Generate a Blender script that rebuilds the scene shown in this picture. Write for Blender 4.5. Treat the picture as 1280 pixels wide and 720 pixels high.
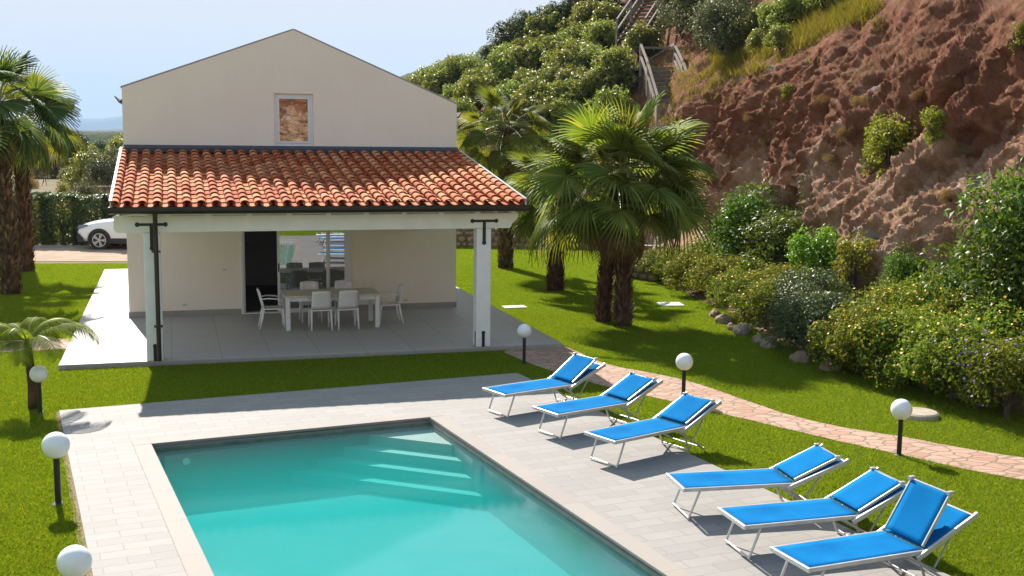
import bpy, bmesh, math, random
import numpy as np
from mathutils import Vector, Matrix, noise
from mathutils.geometry import tessellate_polygon
from mathutils.bvhtree import BVHTree
for o in list(bpy.data.objects): bpy.data.objects.remove(o)
S = bpy.context.scene; COL = S.collection
R = math.radians
random.seed(7); RNG = np.random.default_rng(7)

# ------------------------------------------------------------------ camera
F, PITCH, ROLL, H = 1412.36, 0.132514, 0.0110812, 4.2
cp, sp = math.cos(PITCH), math.sin(PITCH); c_, s_ = math.cos(ROLL), math.sin(ROLL)
FW = Vector((0, cp, -sp)); UP = Vector((0, sp, cp)); RT = Vector((1, 0, 0))
R2 = c_*RT + s_*UP; U2 = -s_*RT + c_*UP; CAM = Vector((0, 0, H))
cam = bpy.data.objects.new('camera', bpy.data.cameras.new('camera')); COL.objects.link(cam)
M = Matrix((R2, U2, -FW)).transposed().to_4x4(); M.translation = CAM; cam.matrix_world = M
cam.data.sensor_width = 36; cam.data.lens = F/1280*36; cam.data.clip_start = .1; cam.data.clip_end = 40000
S.camera = cam
# ------------------------------------------------------------------ light
SUNV = Vector((-.533, 1.144, 1.0)).normalized()      # towards the sun
EL = math.asin(SUNV.z); AZ = math.atan2(SUNV.x, SUNV.y)
W = bpy.data.worlds.new('World'); S.world = W; W.use_nodes = True
wn = W.node_tree.nodes; wl = W.node_tree.links
sky = wn.new('ShaderNodeTexSky'); sky.sky_type = 'NISHITA'; sky.sun_disc = False
sky.sun_elevation = EL; sky.sun_rotation = AZ; sky.air_density = 1.6; sky.dust_density = 1.0; sky.ozone_density = 1.0
# thin bright veil of summer haze: the sky's glare near the sun is capped to one pale tone
cap = wn.new('ShaderNodeMix'); cap.data_type = 'RGBA'; cap.blend_type = 'DARKEN'; cap.inputs[0].default_value = 1; cap.inputs[7].default_value = (3.2, 3.15, 3.22, 1)
wl.new(sky.outputs[0], cap.inputs[6]); bg = wn['Background']; wl.new(cap.outputs[2], bg.inputs[0]); bg.inputs[1].default_value = .125
sl = bpy.data.lights.new('sun', 'SUN'); sl.energy = 5.0; sl.angle = R(.55); sl.color = (1, .95, .87)
so = bpy.data.objects.new('sun', sl); COL.objects.link(so); so.rotation_euler = SUNV.to_track_quat('Z', 'Y').to_euler()
S.view_settings.view_transform = 'Standard'; S.view_settings.look = 'None'
S.view_settings.exposure = 1.13; S.view_settings.gamma = 1
try: S.cycles.max_bounces = 10; S.cycles.transparent_max_bounces = 16
except Exception: pass

# ------------------------------------------------------------------ measuring helpers (camera survey of the site)
def ray(x, y): return FW + (x-640)/F*R2 - (y-360)/F*U2
def G(x, y, z=0):
    d = ray(x, y); return CAM + d*((z-H)/d.z)
def YD(x, y, D):
    d = ray(x, y); return CAM + d*(D/d.y)
HY, PY = R(16.7753), R(24.1668)
HO = Vector((-8.56, 24.98, 0)); PO = Vector((-4.86, 14.89, 0))
def frame(o, a): m = Matrix.Rotation(a, 4, 'Z'); m.translation = o; return m
HM, PM = frame(HO, HY), frame(PO, PY); HI, PI_ = HM.inverted(), PM.inverted()

# ------------------------------------------------------------------ object helpers
def tag(o, label=None, cat=None, group=None, kind=None):
    if label: o['label'] = label
    if cat: o['category'] = cat
    if group: o['group'] = group
    if kind: o['kind'] = kind
    return o
def thing(name, label, cat, loc=(0,0,0), rz=0, group=None):
    o = bpy.data.objects.new(name, None); o.empty_display_size = .3; COL.objects.link(o)
    o.location = loc; o.rotation_euler = (0, 0, rz); return tag(o, label, cat, group)
def link(name, me, mat=None, parent=None):
    o = bpy.data.objects.new(name, me); COL.objects.link(o)
    if mat is not None:
        for m in (mat if isinstance(mat, (list, tuple)) else [mat]): me.materials.append(m)
    if parent is not None: o.parent = parent
    return o
def kids(o): return [c for c in bpy.data.objects if c.parent == o]
def dup(root, loc=None, rz=None, label=None, scale=None, parent=None):
    c = root.copy(); COL.objects.link(c); c.parent = parent
    if loc is not None: c.location = loc
    if rz is not None: c.rotation_euler = (0, 0, rz)
    if scale is not None: c.scale = scale if hasattr(scale, '__len__') else (scale,)*3
    if label: c['label'] = label
    for k in kids(root): dup(k, parent=c)
    return c
class MB:
    def __init__(s): s.v = []; s.f = []; s.mi = []
    def add(s, vs, fs, mi=0):
        b = len(s.v); s.v += [tuple(v) for v in vs]; s.f += [tuple(i+b for i in f) for f in fs]; s.mi += [mi]*len(fs)
    def box(s, x0, x1, y0, y1, z0, z1, mi=0):
        s.add([(x0,y0,z0),(x1,y0,z0),(x1,y1,z0),(x0,y1,z0),(x0,y0,z1),(x1,y0,z1),(x1,y1,z1),(x0,y1,z1)],
              [(0,3,2,1),(4,5,6,7),(0,1,5,4),(1,2,6,5),(2,3,7,6),(3,0,4,7)], mi)
    def bar(s, p, q, w, h, up=(0,0,1), mi=0):
        p, q = Vector(p), Vector(q); d = (q-p).normalized(); u = Vector(up)
        a = d.cross(u); a = a.normalized() if a.length > 1e-4 else d.orthogonal().normalized(); b = a.cross(d)
        a = a*w/2; b = b*h/2
        s.add([p-a-b, p+a-b, p+a+b, p-a+b, q-a-b, q+a-b, q+a+b, q-a+b],
              [(0,3,2,1),(4,5,6,7),(0,1,5,4),(1,2,6,5),(2,3,7,6),(3,0,4,7)], mi)
    def tube(s, pts, r, n=8, cap=True, mi=0):
        pts = [Vector(p) for p in pts]; rs = r if hasattr(r, '__len__') else [r]*len(pts)
        vs = []; ref = None
        for i, p in enumerate(pts):
            d = (pts[min(i+1, len(pts)-1)] - pts[max(i-1, 0)]).normalized()
            if ref is None: ref = d.orthogonal().normalized()
            a = (ref - d*ref.dot(d)).normalized(); ref = a; b = d.cross(a)
            for k in range(n):
                t = 2*math.pi*k/n; vs.append(p + (a*math.cos(t) + b*math.sin(t))*rs[i])
        fs = [(i*n+k, i*n+(k+1)%n, (i+1)*n+(k+1)%n, (i+1)*n+k) for i in range(len(pts)-1) for k in range(n)]
        if cap: fs += [tuple(range(n-1, -1, -1)), tuple((len(pts)-1)*n+k for k in range(n))]
        s.add(vs, fs, mi)
    def lathe(s, prof, c=(0,0,0), n=24, mi=0):
        vs = [(c[0]+r*math.cos(2*math.pi*k/n), c[1]+r*math.sin(2*math.pi*k/n), c[2]+z) for r, z in prof for k in range(n)]
        s.add(vs, [(i*n+k, i*n+(k+1)%n, (i+1)*n+(k+1)%n, (i+1)*n+k) for i in range(len(prof)-1) for k in range(n)], mi)
    def prism(s, poly, z0, z1, mi=0):
        n = len(poly); vs = [(x,y,z0) for x,y in poly]+[(x,y,z1) for x,y in poly]
        fs = [(i, (i+1)%n, n+(i+1)%n, n+i) for i in range(n)]
        for t in tessellate_polygon([[Vector((x,y,0)) for x,y in poly]]): fs += [tuple(i+n for i in t), tuple(reversed(t))]
        s.add(vs, fs, mi)
    def build(s, name, mat=None, parent=None, smooth=False, bevel=0):
        me = bpy.data.meshes.new(name); me.from_pydata(s.v, [], s.f); me.update()
        bm = bmesh.new(); bm.from_mesh(me); bmesh.ops.recalc_face_normals(bm, faces=bm.faces); bm.to_mesh(me); bm.free()
        o = link(name, me, mat, parent)
        if any(s.mi): me.polygons.foreach_set('material_index', s.mi)
        if smooth: me.polygons.foreach_set('use_smooth', [True]*len(me.polygons))
        if bevel:
            m = o.modifiers.new('bevel', 'BEVEL'); m.width = bevel; m.segments = 2; m.limit_method = 'ANGLE'
        return o
def np_mesh(name, V, FA, mat, parent=None, smooth=False):
    """V (n,3), FA (m,k) all faces k-gons"""
    me = bpy.data.meshes.new(name); V = np.asarray(V, np.float32); FA = np.asarray(FA, np.int32); m, k = FA.shape
    me.vertices.add(len(V)); me.vertices.foreach_set('co', V.ravel())
    me.loops.add(m*k); me.loops.foreach_set('vertex_index', FA.ravel())
    me.polygons.add(m); me.polygons.foreach_set('loop_start', np.arange(m, dtype=np.int32)*k)
    try: me.polygons.foreach_set('loop_total', np.full(m, k, np.int32))
    except Exception: pass
    me.update(calc_edges=True); me.validate()
    if smooth: me.polygons.foreach_set('use_smooth', np.ones(len(me.polygons), bool))
    return link(name, me, mat, parent)
def sheet(name, outer, holes, z, mat, mx=None, kind='structure'):
    loops = [[Vector((p[0], p[1], 0)) for p in outer]] + [[Vector((p[0], p[1], 0)) for p in h] for h in holes]
    vs = [(v.x, v.y, z) for l in loops for v in l]; tr = tessellate_polygon(loops)
    fs = []
    for t in tr:
        a, b, c = [Vector(vs[i]) for i in t]
        fs.append(tuple(t) if (b-a).cross(c-a).z > 0 else tuple(reversed(t)))
    me = bpy.data.meshes.new(name); me.from_pydata(vs, [], fs); me.update(); o = link(name, me, mat)
    if mx is not None: o.matrix_world = mx
    return tag(o, kind=kind)

ORD = ['first','second','third','fourth','fifth','sixth','seventh','eighth','ninth','tenth','eleventh','twelfth','thirteenth','fourteenth','fifteenth','sixteenth','seventeenth','eighteenth','nineteenth','twentieth','twenty-first']
# ------------------------------------------------------------------ materials
def rgb(c): return (c[0], c[1], c[2], 1)
class NT:
    def __init__(s, name):
        s.m = bpy.data.materials.new(name); s.m.use_nodes = True; s.n = s.m.node_tree.nodes; s.l = s.m.node_tree.links
        s.b = s.n['Principled BSDF']; s.out = s.n['Material Output']
    def new(s, t, **k):
        n = s.n.new(t)
        for a, v in k.items(): setattr(n, a, v)
        return n
    def co(s, kind='Object', scale=(1,1,1), rot=(0,0,0)):
        t = s.new('ShaderNodeTexCoord'); m = s.new('ShaderNodeMapping'); m.inputs['Scale'].default_value = scale; m.inputs['Rotation'].default_value = rot
        s.l.new(t.outputs[kind], m.inputs[0]); return m.outputs[0]
    def noise(s, vec, scale, detail=4, rough=.55, dist=0):
        n = s.new('ShaderNodeTexNoise'); n.inputs['Scale'].default_value = scale; n.inputs['Detail'].default_value = detail
        n.inputs['Roughness'].default_value = rough; n.inputs['Distortion'].default_value = dist
        if vec is not None: s.l.new(vec, n.inputs['Vector'])
        return n.outputs[0]
    def ramp(s, fac, stops):
        r = s.new('ShaderNodeValToRGB'); e = r.color_ramp.elements
        while len(e) < len(stops): e.new(.5)
        for el, (p, c) in zip(e, stops): el.position = p; el.color = rgb(c) if hasattr(c, '__len__') else (c, c, c, 1)
        s.l.new(fac, r.inputs[0]); return r.outputs[0]
    def mix(s, fac, a, b, mode='MIX'):
        m = s.new('ShaderNodeMix', data_type='RGBA', blend_type=mode)
        for i, v in ((0, fac), (6, a), (7, b)):
            if hasattr(v, 'links'): s.l.new(v, m.inputs[i])
            elif hasattr(v, '__len__'): m.inputs[i].default_value = rgb(v)
            else: m.inputs[i].default_value = v
        return m.outputs[2]
    def math(s, op, a, b=0):
        m = s.new('ShaderNodeMath', operation=op)
        for i, v in ((0, a), (1, b)):
            if hasattr(v, 'links'): s.l.new(v, m.inputs[i])
            else: m.inputs[i].default_value = v
        return m.outputs[0]
    def bump(s, h, strength=.3, dist=.02, prev=None):
        b = s.new('ShaderNodeBump'); b.inputs['Strength'].default_value = strength; b.inputs['Distance'].default_value = dist
        s.l.new(h, b.inputs['Height'])
        if prev is not None: s.l.new(prev, b.inputs['Normal'])
        s.l.new(b.outputs[0], s.b.inputs['Normal']); return b.outputs[0]
    def base(s, c, rough=.7, spec=.5, metal=0):
        if hasattr(c, 'links'): s.l.new(c, s.b.inputs['Base Color'])
        else: s.b.inputs['Base Color'].default_value = rgb(c)
        s.b.inputs['Roughness'].default_value = rough; s.b.inputs['Specular IOR Level'].default_value = spec; s.b.inputs['Metallic'].default_value = metal
        return s
def simple(name, c1, c2=None, scale=8, rough=.6, bump=0, bscale=60, spec=.5, metal=0, stretch=(1,1,1), bd=.004):
    t = NT(name); v = t.co(scale=stretch)
    if c2 is None: c2 = tuple(x*.85 for x in c1)
    t.base(t.ramp(t.noise(v, scale), [(.3, c1), (.7, c2)]), rough, spec, metal)
    if bump: t.bump(t.noise(v, bscale, 3), bump, bd)
    return t.m
def leafmat(name, cols, trans=.4, rough=.45, spec=.5):
    cols = [(r_*1.28, g_*1.02, b_*.95) for r_, g_, b_ in cols]; t = NT(name); g = t.new('ShaderNodeNewGeometry')
    n = len(cols); col = t.ramp(g.outputs['Random Per Island'], [(i/(n-1) if n > 1 else 0, c) for i, c in enumerate(cols)])
    oi = t.new('ShaderNodeObjectInfo'); hs = t.new('ShaderNodeHueSaturation'); t.l.new(col, hs.inputs['Color'])
    t.l.new(t.math('ADD', t.math('MULTIPLY', oi.outputs['Random'], .05), .475), hs.inputs['Hue'])
    t.l.new(t.math('ADD', t.math('MULTIPLY', oi.outputs['Random'], .4), .8), hs.inputs['Value']); col = hs.outputs[0]
    t.base(col, rough, spec)
    tr = t.new('ShaderNodeBsdfTranslucent'); tc = t.mix(1.0, col, (1.25, 1.2, .5), 'MULTIPLY'); t.l.new(tc, tr.inputs[0])
    mx = t.new('ShaderNodeMixShader'); mx.inputs[0].default_value = trans
    t.l.new(t.b.outputs[0], mx.inputs[1]); t.l.new(tr.outputs[0], mx.inputs[2]); t.l.new(mx.outputs[0], t.out.inputs[0])
    return t.m

# stucco with faint vertical streaking and rain marks
t = NT('stucco'); v = t.co(); st = t.noise(t.co(scale=(5, 5, .5)), 3, 7)
c = t.ramp(t.noise(v, .7, 5), [(.3, (.84, .735, .64)), (.7, (.88, .785, .69))])
c = t.mix(t.ramp(st, [(.35, 0.0), (.75, .22)]), c, (.76, .67, .585)); t.base(c, .9, .2)
t.bump(t.noise(v, 70, 4), .5, .012); STUCCO = t.m
t = NT('patio_tile'); v = t.co(scale=(1, 1, 1))
br = t.new('ShaderNodeTexBrick'); t.l.new(v, br.inputs[0]); br.offset = 0; br.inputs['Scale'].default_value = 1
br.inputs['Brick Width'].default_value = .9; br.inputs['Row Height'].default_value = .9; br.inputs['Mortar Size'].default_value = .006
br.inputs['Color1'].default_value = (.375,.335,.305,1); br.inputs['Color2'].default_value = (.405,.365,.33,1); br.inputs['Mortar'].default_value = (.17,.15,.135,1)
c = t.mix(t.ramp(t.noise(v, 2.2, 8, .65, .6), [(.3, 0.), (.75, .55)]), br.outputs[0], (.37, .34, .32))
t.base(c, .55, .4); t.bump(br.outputs['Fac'], -.3, .003); PATIO = t.m
t = NT('deck_paver'); v = t.co()
br = t.new('ShaderNodeTexBrick'); t.l.new(v, br.inputs[0]); br.offset = .5; br.inputs['Scale'].default_value = 1
br.inputs['Brick Width'].default_value = .48; br.inputs['Row Height'].default_value = .2; br.inputs['Mortar Size'].default_value = .006; br.inputs['Mortar Smooth'].default_value = .3
br.inputs['Color1'].default_value = (.265,.244,.224,1); br.inputs['Color2'].default_value = (.315,.29,.266,1); br.inputs['Mortar'].default_value = (.19,.172,.158,1)
c = t.mix(t.ramp(t.noise(t.co(scale=(2, 16, 2)), 2.5, 7, .65, .4), [(.3, 0.), (.75, .55)]), br.outputs[0], (.20, .188, .18))
c = t.mix(t.ramp(t.noise(v, 1.1, 6, .7), [(.45, 0.), (.75, .35)]), c, (.30, .25, .21))
t.base(c, .75, .3); t.bump(br.outputs['Fac'], -.4, .004); DECK = t.m
t = NT('coping_stone'); v = t.co()
br = t.new('ShaderNodeTexBrick'); t.l.new(v, br.inputs[0]); br.offset = 0; br.inputs['Scale'].default_value = 1
br.inputs['Brick Width'].default_value = 1.1; br.inputs['Row Height'].default_value = 1.1; br.inputs['Mortar Size'].default_value = .005
br.inputs['Color1'].default_value = (.27,.235,.21,1); br.inputs['Color2'].default_value = (.295,.26,.23,1); br.inputs['Mortar'].default_value = (.22,.18,.15,1)
c = t.mix(t.ramp(t.noise(v, 2.5, 7, .7), [(.5, 0.), (.8, .5)]), br.outputs[0], (.42, .28, .19))
t.base(c, .75, .3); t.bump(t.noise(v, 90, 3), .2, .004); COPING = t.m
t = NT('crazy_paving'); v = t.co(scale=(1.1, 1.6, 1)); 
vo = t.new('ShaderNodeTexVoronoi', feature='DISTANCE_TO_EDGE'); vc = t.new('ShaderNodeTexVoronoi')
wv = t.mix(.12, v, t.new('ShaderNodeTexNoise').outputs[1])
for q in (vo, vc): q.inputs['Scale'].default_value = 3.9; t.l.new(wv, q.inputs['Vector'])
sc = t.new('ShaderNodeSeparateColor'); t.l.new(vc.outputs['Color'], sc.inputs[0])
c = t.ramp(sc.outputs[0], [(0, (.36,.19,.13)), (.5, (.44,.27,.195)), (1, (.40,.28,.21))])
c = t.mix(t.ramp(t.noise(v, 9, 5), [(.35, 0.), (.7, .4)]), c, (.33,.21,.15))
c = t.mix(t.ramp(vo.outputs[0], [(0, 1.), (.05, 1.), (.08, 0.)]), c, (.24,.165,.115)); t.base(c, .8, .25)
t.bump(t.ramp(vo.outputs[0], [(0, 0.), (.1, 1.)]), .6, .012); CRAZY = t.m
t = NT('lawn_soil'); v = t.co()
c = t.ramp(t.noise(v, 42, 5, .7), [(.3, (.08,.13,.006)), (.55, (.145,.20,.010)), (.8, (.23,.26,.03))])
c = t.mix(t.ramp(t.noise(v, .55, 5, .6), [(.35, 0.), (.7, .6)]), c, (.11,.18,.010)); c = t.mix(t.ramp(t.noise(v, 1.7, 6, .7), [(.6, 0.), (.8, .5)]), c, (.22,.22,.05))
t.base(c, 1, 0); t.bump(t.noise(v, 55, 5, .75), .9, .035); LAWN = t.m
GRASS = leafmat('grass_blades', [(.072,.145,.004), (.118,.21,.008), (.165,.26,.014), (.24,.27,.045)], .5, .6, .15)
GROUND = simple('dry_earth', (.20,.15,.09), (.11,.10,.05), .35, .95, .6, 8, .1, bd=.05)
GRAVEL = simple('drive_gravel', (.40,.30,.22), (.30,.21,.155), 1.3, .95, .6, 40, .1, bd=.02)
# clay tiles: each tile its own tone
t = NT('clay_tile'); g = t.new('ShaderNodeNewGeometry'); v = t.co()
c = t.ramp(g.outputs['Random Per Island'], [(0, (.36,.075,.028)), (.3, (.46,.12,.045)), (.55, (.55,.19,.075)), (.8, (.58,.25,.115)), (1, (.38,.11,.055))])
c = t.mix(t.ramp(t.noise(v, 5, 6, .7), [(.5, 0.), (.8, .25)]), c, (.60,.34,.20)); c = t.mix(t.ramp(t.noise(v, 22, 5, .7), [(.55, 0.), (.8, .45)]), c, (.16,.08,.05))
t.base(c, .85, .12); t.bump(t.noise(v, 60, 4), .3, .004); TILE = t.m
WHITEW = simple('white_painted_wood', (.84,.82,.80), (.76,.745,.73), 4, .5, .25, 30, .4, stretch=(1,1,1))
BEAMW = simple('cream_painted_wood', (.84,.80,.72), (.75,.715,.64), 3, .55, .3, 30, .4)
WHITEP = simple('white_plastic', (.76,.75,.76), (.70,.69,.70), 6, .35)
ALU = simple('satin_aluminium', (.60,.59,.57), (.48,.47,.46), 9, .38, metal=.55)
BLACKM = simple('black_iron', (.012,.012,.013), None, 5, .45)
BROWNM = simple('dark_bronze_gutter', (.035,.022,.016), (.022,.015,.012), 3, .4)
FLASH = simple('lead_flashing', (.075,.075,.09), (.045,.045,.055), 12, .8, .5, 30)
SKIRT = simple('skirting_tile', (.34,.31,.29), (.27,.245,.23), 3, .5)
GREYM = simple('grey_trim', (.34,.32,.31), None, 3, .6)
GLOBE = NT('opal_globe').base((.80,.80,.79), .28, .5).m
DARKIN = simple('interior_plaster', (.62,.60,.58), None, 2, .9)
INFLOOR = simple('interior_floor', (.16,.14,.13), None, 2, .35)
CURTAIN = simple('curtain_cloth', (.55,.54,.50), (.40,.40,.38), 6, .9, .2, 20, stretch=(6,6,.2))
t = NT('blue_mesh'); v = t.co(); c = t.ramp(t.noise(v, 2.5, 5, .6), [(.3, (.002,.15,.40)), (.7, (.004,.21,.50))])
t.base(c, .95, .08); t.bump(t.noise(t.co(scale=(1,1,1)), 260, 2), .3, .002)
tr = t.new('ShaderNodeBsdfTranslucent'); tr.inputs[0].default_value = (.01,.22,.55,1); mx = t.new('ShaderNodeMixShader'); mx.inputs[0].default_value = .25
t.l.new(t.b.outputs[0], mx.inputs[1]); t.l.new(tr.outputs[0], mx.inputs[2]); t.l.new(mx.outputs[0], t.out.inputs[0]); BLUE = t.m
def glass(name, ior, tint=(1,1,1)):
    t = NT(name); t.n.remove(t.b); a = t.new('ShaderNodeBsdfTransparent'); a.inputs[0].default_value = rgb(tint)
    b = t.new('ShaderNodeBsdfGlossy'); b.inputs['Roughness'].default_value = .01; b.inputs[0].default_value = (1,1,1,1)
    f = t.new('ShaderNodeLayerWeight'); f.inputs[0].default_value = .5; mx = t.new('ShaderNodeMixShader'); f0 = ((ior-1)/(ior+1))**2
    sch = t.math('ADD', t.math('MULTIPLY', t.math('POWER', f.outputs['Facing'], 5), 1-f0), f0); t.l.new(sch, mx.inputs[0]); t.l.new(a.outputs[0], mx.inputs[1]); t.l.new(b.outputs[0], mx.inputs[2]); t.l.new(mx.outputs[0], t.out.inputs[0])
    return t
GLASS = glass('window_glass', 3.2, (.75,.8,.8)).m
BARK = simple('palm_bark', (.15,.095,.06), (.055,.035,.025), 6, .95, .8, 30, .1, bd=.03)
BOOT = leafmat('palm_boots', [(.045,.026,.017), (.085,.052,.033), (.16,.11,.075), (.04,.022,.015)], .02, .85, .15)
WOODB = simple('shrub_bark', (.13,.10,.075), (.07,.05,.04), 8, .95, .5, 30, .1)
STEPW = simple('weathered_timber', (.22,.17,.13), (.12,.09,.07), 5, .85, .5, 25, .2, stretch=(1,4,1))
RAILW = simple('grey_rail_timber', (.32,.27,.23), (.20,.165,.14), 5, .8, .4, 25, .2)
ROCK = simple('field_stone', (.36,.27,.19), (.20,.145,.10), 4, .9, .7, 14, .2, bd=.04)
CONC = simple('concrete', (.42,.36,.28), (.32,.27,.20), 5, .9, .3, 40, .2)
SLAB = simple('pale_slab', (.62,.58,.53), (.52,.48,.44), 5, .8)

# ------------------------------------------------------------------ ground and paving
POOL = (0, 4, -9.2, 0)     # x0 x1 y0 y1 in the pool frame
x0, x1, y0, y1 = POOL
poolhole = [(x0-.1, y0-.1), (x1+.1, y0-.1), (x1+.1, y1+.1), (x0-.1, y1+.1)]
sheet('ground', [(-9000,-3000),(9000,-3000),(9000,14000),(-9000,14000)], [poolhole], 0, GROUND, PM)
def w2p(p): q = PI_ @ Vector((p[0], p[1], 0)); return (q.x, q.y)
def w2h(p): q = HI @ Vector((p[0], p[1], 0)); return (q.x, q.y)
lawn_outer = [(-40,-4),(-40,33),(-22,35.6),(-13.9,36.3),(-8,37),(-6,43.2),(-1.5,43.6),(3.2,43),(4.6,39),(4.2,34),(4.9,31),(5.3,28.5),(5.5,24.5),(5.9,22.2),(6.7,20.6),(8.4,17.2),(10.5,12),(12,2),(12,-4)]
sheet('lawn', [w2p(p) for p in lawn_outer], [poolhole], .004, LAWN, PM)
DX0, DX1, DY1 = -1.06, 6.55, 2.46
def frame_boxes(mb, ox0, ox1, oy0, oy1, ix0, ix1, iy0, iy1, z0, z1):
    mb.box(ox0, ox1, iy1, oy1, z0, z1); mb.box(ox0, ox1, oy0, iy0, z0, z1)
    mb.box(ox0, ix0, iy0, iy1, z0, z1); mb.box(ix1, ox1, iy0, iy1, z0, z1)
m = MB(); CW = .24
def ring(mb, o, i, z):
    (a,b,c,d),(e,f,g,h) = o, i
    mb.add([(a,c,z),(b,c,z),(b,d,z),(a,d,z),(e,g,z),(f,g,z),(f,h,z),(e,h,z)], [(0,1,5,4),(1,2,6,5),(2,3,7,6),(3,0,4,7)])
m = MB(); frame_boxes(m, DX0, DX1, y0-1.8, DY1, x0-CW, x1+CW, y0-CW, y1+CW, -.05, .03)
o = m.build('pool_deck', DECK); o.matrix_world = PM; tag(o, kind='structure')
hf = [(-1.03,-5.2),(8.45,-5.2),(8.45,9.75),(-1.03,9.75)]
m = MB(); m.box(-1.03, 8.45, -5.2, 9.75, -.05, .1); o = m.build('patio', PATIO, bevel=.008); o.matrix_world = HM; tag(o, kind='structure')
m = MB(); m.box(-.9, 8.32, -5.212, -5.2, -.05, .075); o = m.build('patio_edge_shade', simple('painted_edge_shade', (.34,.30,.27)), None); o.matrix_world = HM; tag(o, kind='structure')  # strip coloured for the shadow below the slab, no real board
m = MB(); m.add([(DX0-.10,y0-1.8,.008),(DX0,y0-1.8,.008),(DX0,DY1,.008),(DX0-.06,DY1,.008)], [(0,1,2,3)]); o = m.build('soil_strip', simple('dry_soil', (.24,.16,.09), (.16,.11,.05), 9, .95)); o.matrix_world = PM; tag(o, kind='structure')
# crazy paving path
def spline(pts, n=8):
    out = []; P = [Vector(p) for p in pts]
    for i in range(len(P)-1):
        a, b, c, d = P[max(i-1,0)], P[i], P[i+1], P[min(i+2, len(P)-1)]
        for k in range(n):
            t = k/n; out.append(.5*((2*b)+(c-a)*t+(2*a-5*b+4*c-d)*t*t+(3*b-a-3*c+d)*t**3))
    out.append(P[-1]); return out
up = [G(*p) for p in [(660,418),(712,436),(760,456),(860,477),(1000,523),(1140,549),(1280,573)]] + [Vector((9.5,13.4,0)),Vector((13,12.2,0))]
lo = [G(*p) for p in [(630,441),(668,457),(735,478),(840,503),(1000,541),(1120,568),(1280,601)]] + [Vector((9.2,12.2,0)),Vector((13,11,0))]
us, ls = spline(up), spline(lo)
rj = lambda i, s: noise.noise(Vector((i*.7, s, 3)))*.05
path_poly = [(p.x, p.y+rj(i,1)) for i, p in enumerate(us)] + [(p.x, p.y+rj(i,9)) for i, p in reversed(list(enumerate(ls)))]
m = MB(); n = len(us)
m.add([(p.x, p.y+rj(i,1), .012) for i, p in enumerate(us)] + [(p.x, p.y+rj(i,9), .012) for i, p in enumerate(ls)], [(n+i, n+i+1, i+1, i) for i in range(n-1)])
tag(m.build('stone_path', CRAZY), kind='structure')
m = MB(); m.add([(-12,-3.9,.01),(-1.04,-3.1,.01),(-1.04,-1.85,.01),(-12,-2.2,.01)], [(0,1,2,3)]); o = m.build('side_path', CRAZY); o.matrix_world = HM; tag(o, kind='structure')
drive = [(-60,34.6),(-22,36.3),(-13.9,36.9),(-8,37.6),(-6,42.2),(-20,42.4),(-60,43)]
sheet('driveway', drive, [], .012, GRAVEL)
q = G(637,385); m = MB(); w = HI @ q; m.box(w.x-.15, w.x+.42, w.y-.15, w.y+.22, 0, .03); o = m.build('paving_slab', SLAB); o.matrix_world = HM; tag(o, kind='structure')
q = G(838,381); m = MB(); m.box(-.3, .3, -.3, .3, 0, .03); o = m.build('drain_slab', SLAB); o.location = q; o.rotation_euler = (0,0,.1)
tag(o, 'pale square drain slab lying flush in the lawn near the planted bed', 'drain cover')
q = G(1148,521); m = MB(); m.lathe([(0,.09),(.27,.09),(.30,.07),(.31,0),(.31,-.02)], n=28); o = m.build('manhole_cover', CONC, smooth=False); o.location = q
tag(o, 'round beige concrete well cover in the lawn behind a globe lamp', 'well cover')

# ------------------------------------------------------------------ swimming pool
pool = thing('swimming_pool', 'rectangular swimming pool with turquoise water and corner steps sunk in the deck', 'pool', PO, PY)
m = MB(); DEP, WL = -.72, -.065
m.add([(x0,y0,DEP),(x1,y0,DEP),(x1,y1,DEP),(x0,y1,DEP),(x0,y0,.0),(x1,y0,.0),(x1,y1,.0),(x0,y1,.0)], [(0,1,2,3),(0,4,5,1),(1,5,6,2),(2,6,7,3),(3,7,4,0)])
t = NT('pool_liner'); v = t.co(); c = t.ramp(t.noise(v, .9, 5, .65, .6), [(.35, (.23,.205,.215)), (.65, (.27,.24,.25))]); t.base(c, .7, .2)
m.build('basin', t.m, pool)
m = MB(); frame_boxes(m, x0-CW, x1+CW, y0-CW, y1+CW, x0, x1, y0, y1, -.03, .034); m.build('coping', COPING, pool, bevel=.008)
m = MB()
for a, b in (((x0,y1-.004),(x1,y1-.004)), ((x1-.004,y1-.01),(x1-.004,y0)), ((x0+.004,y0),(x0+.004,y1-.01))):
    m.add([(a[0],a[1],-.10),(b[0],b[1],-.10),(b[0],b[1],-.031),(a[0],a[1],-.031)], [(0,1,2,3)])
m.build('waterline_band', simple('waterline_grime', (.16,.17,.13), (.09,.10,.08), 5, .6), pool)
m = MB()
for L, z in ((.95,-.15), (1.33,-.29), (1.71,-.43), (2.09,-.57)):
    e = .005
    m.prism([(x1-e, y1-e), (x1-L, y1-e), (x1-e, y1-L)], DEP+.003, z)
m.build('corner_steps', NT('step_liner').base((.40,.36,.34), .7, .2).m, pool)
m = MB(); m.tube([(x0+.45,y1-.006,-.26),(x0+.45,y1-.02,-.26)], .05, 16); m.build('inlet', WHITEP, pool)
t = glass('pool_water', 1.33); t.n['Glossy BSDF'].inputs['Roughness'].default_value = .07; n1 = t.noise(t.co(), 2.2, 2, .5, .3)
b = t.new('ShaderNodeBump'); b.inputs['Strength'].default_value = .22; b.inputs['Distance'].default_value = .05; t.l.new(n1, b.inputs['Height'])
for nd in t.n:
    if nd.bl_idname in ('ShaderNodeBsdfGlossy', 'ShaderNodeLayerWeight'): t.l.new(b.outputs[0], nd.inputs['Normal'])
va = t.new('ShaderNodeVolumeAbsorption'); va.inputs[0].default_value = (.01,.995,.97,1); va.inputs[1].default_value = 1.05
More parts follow.
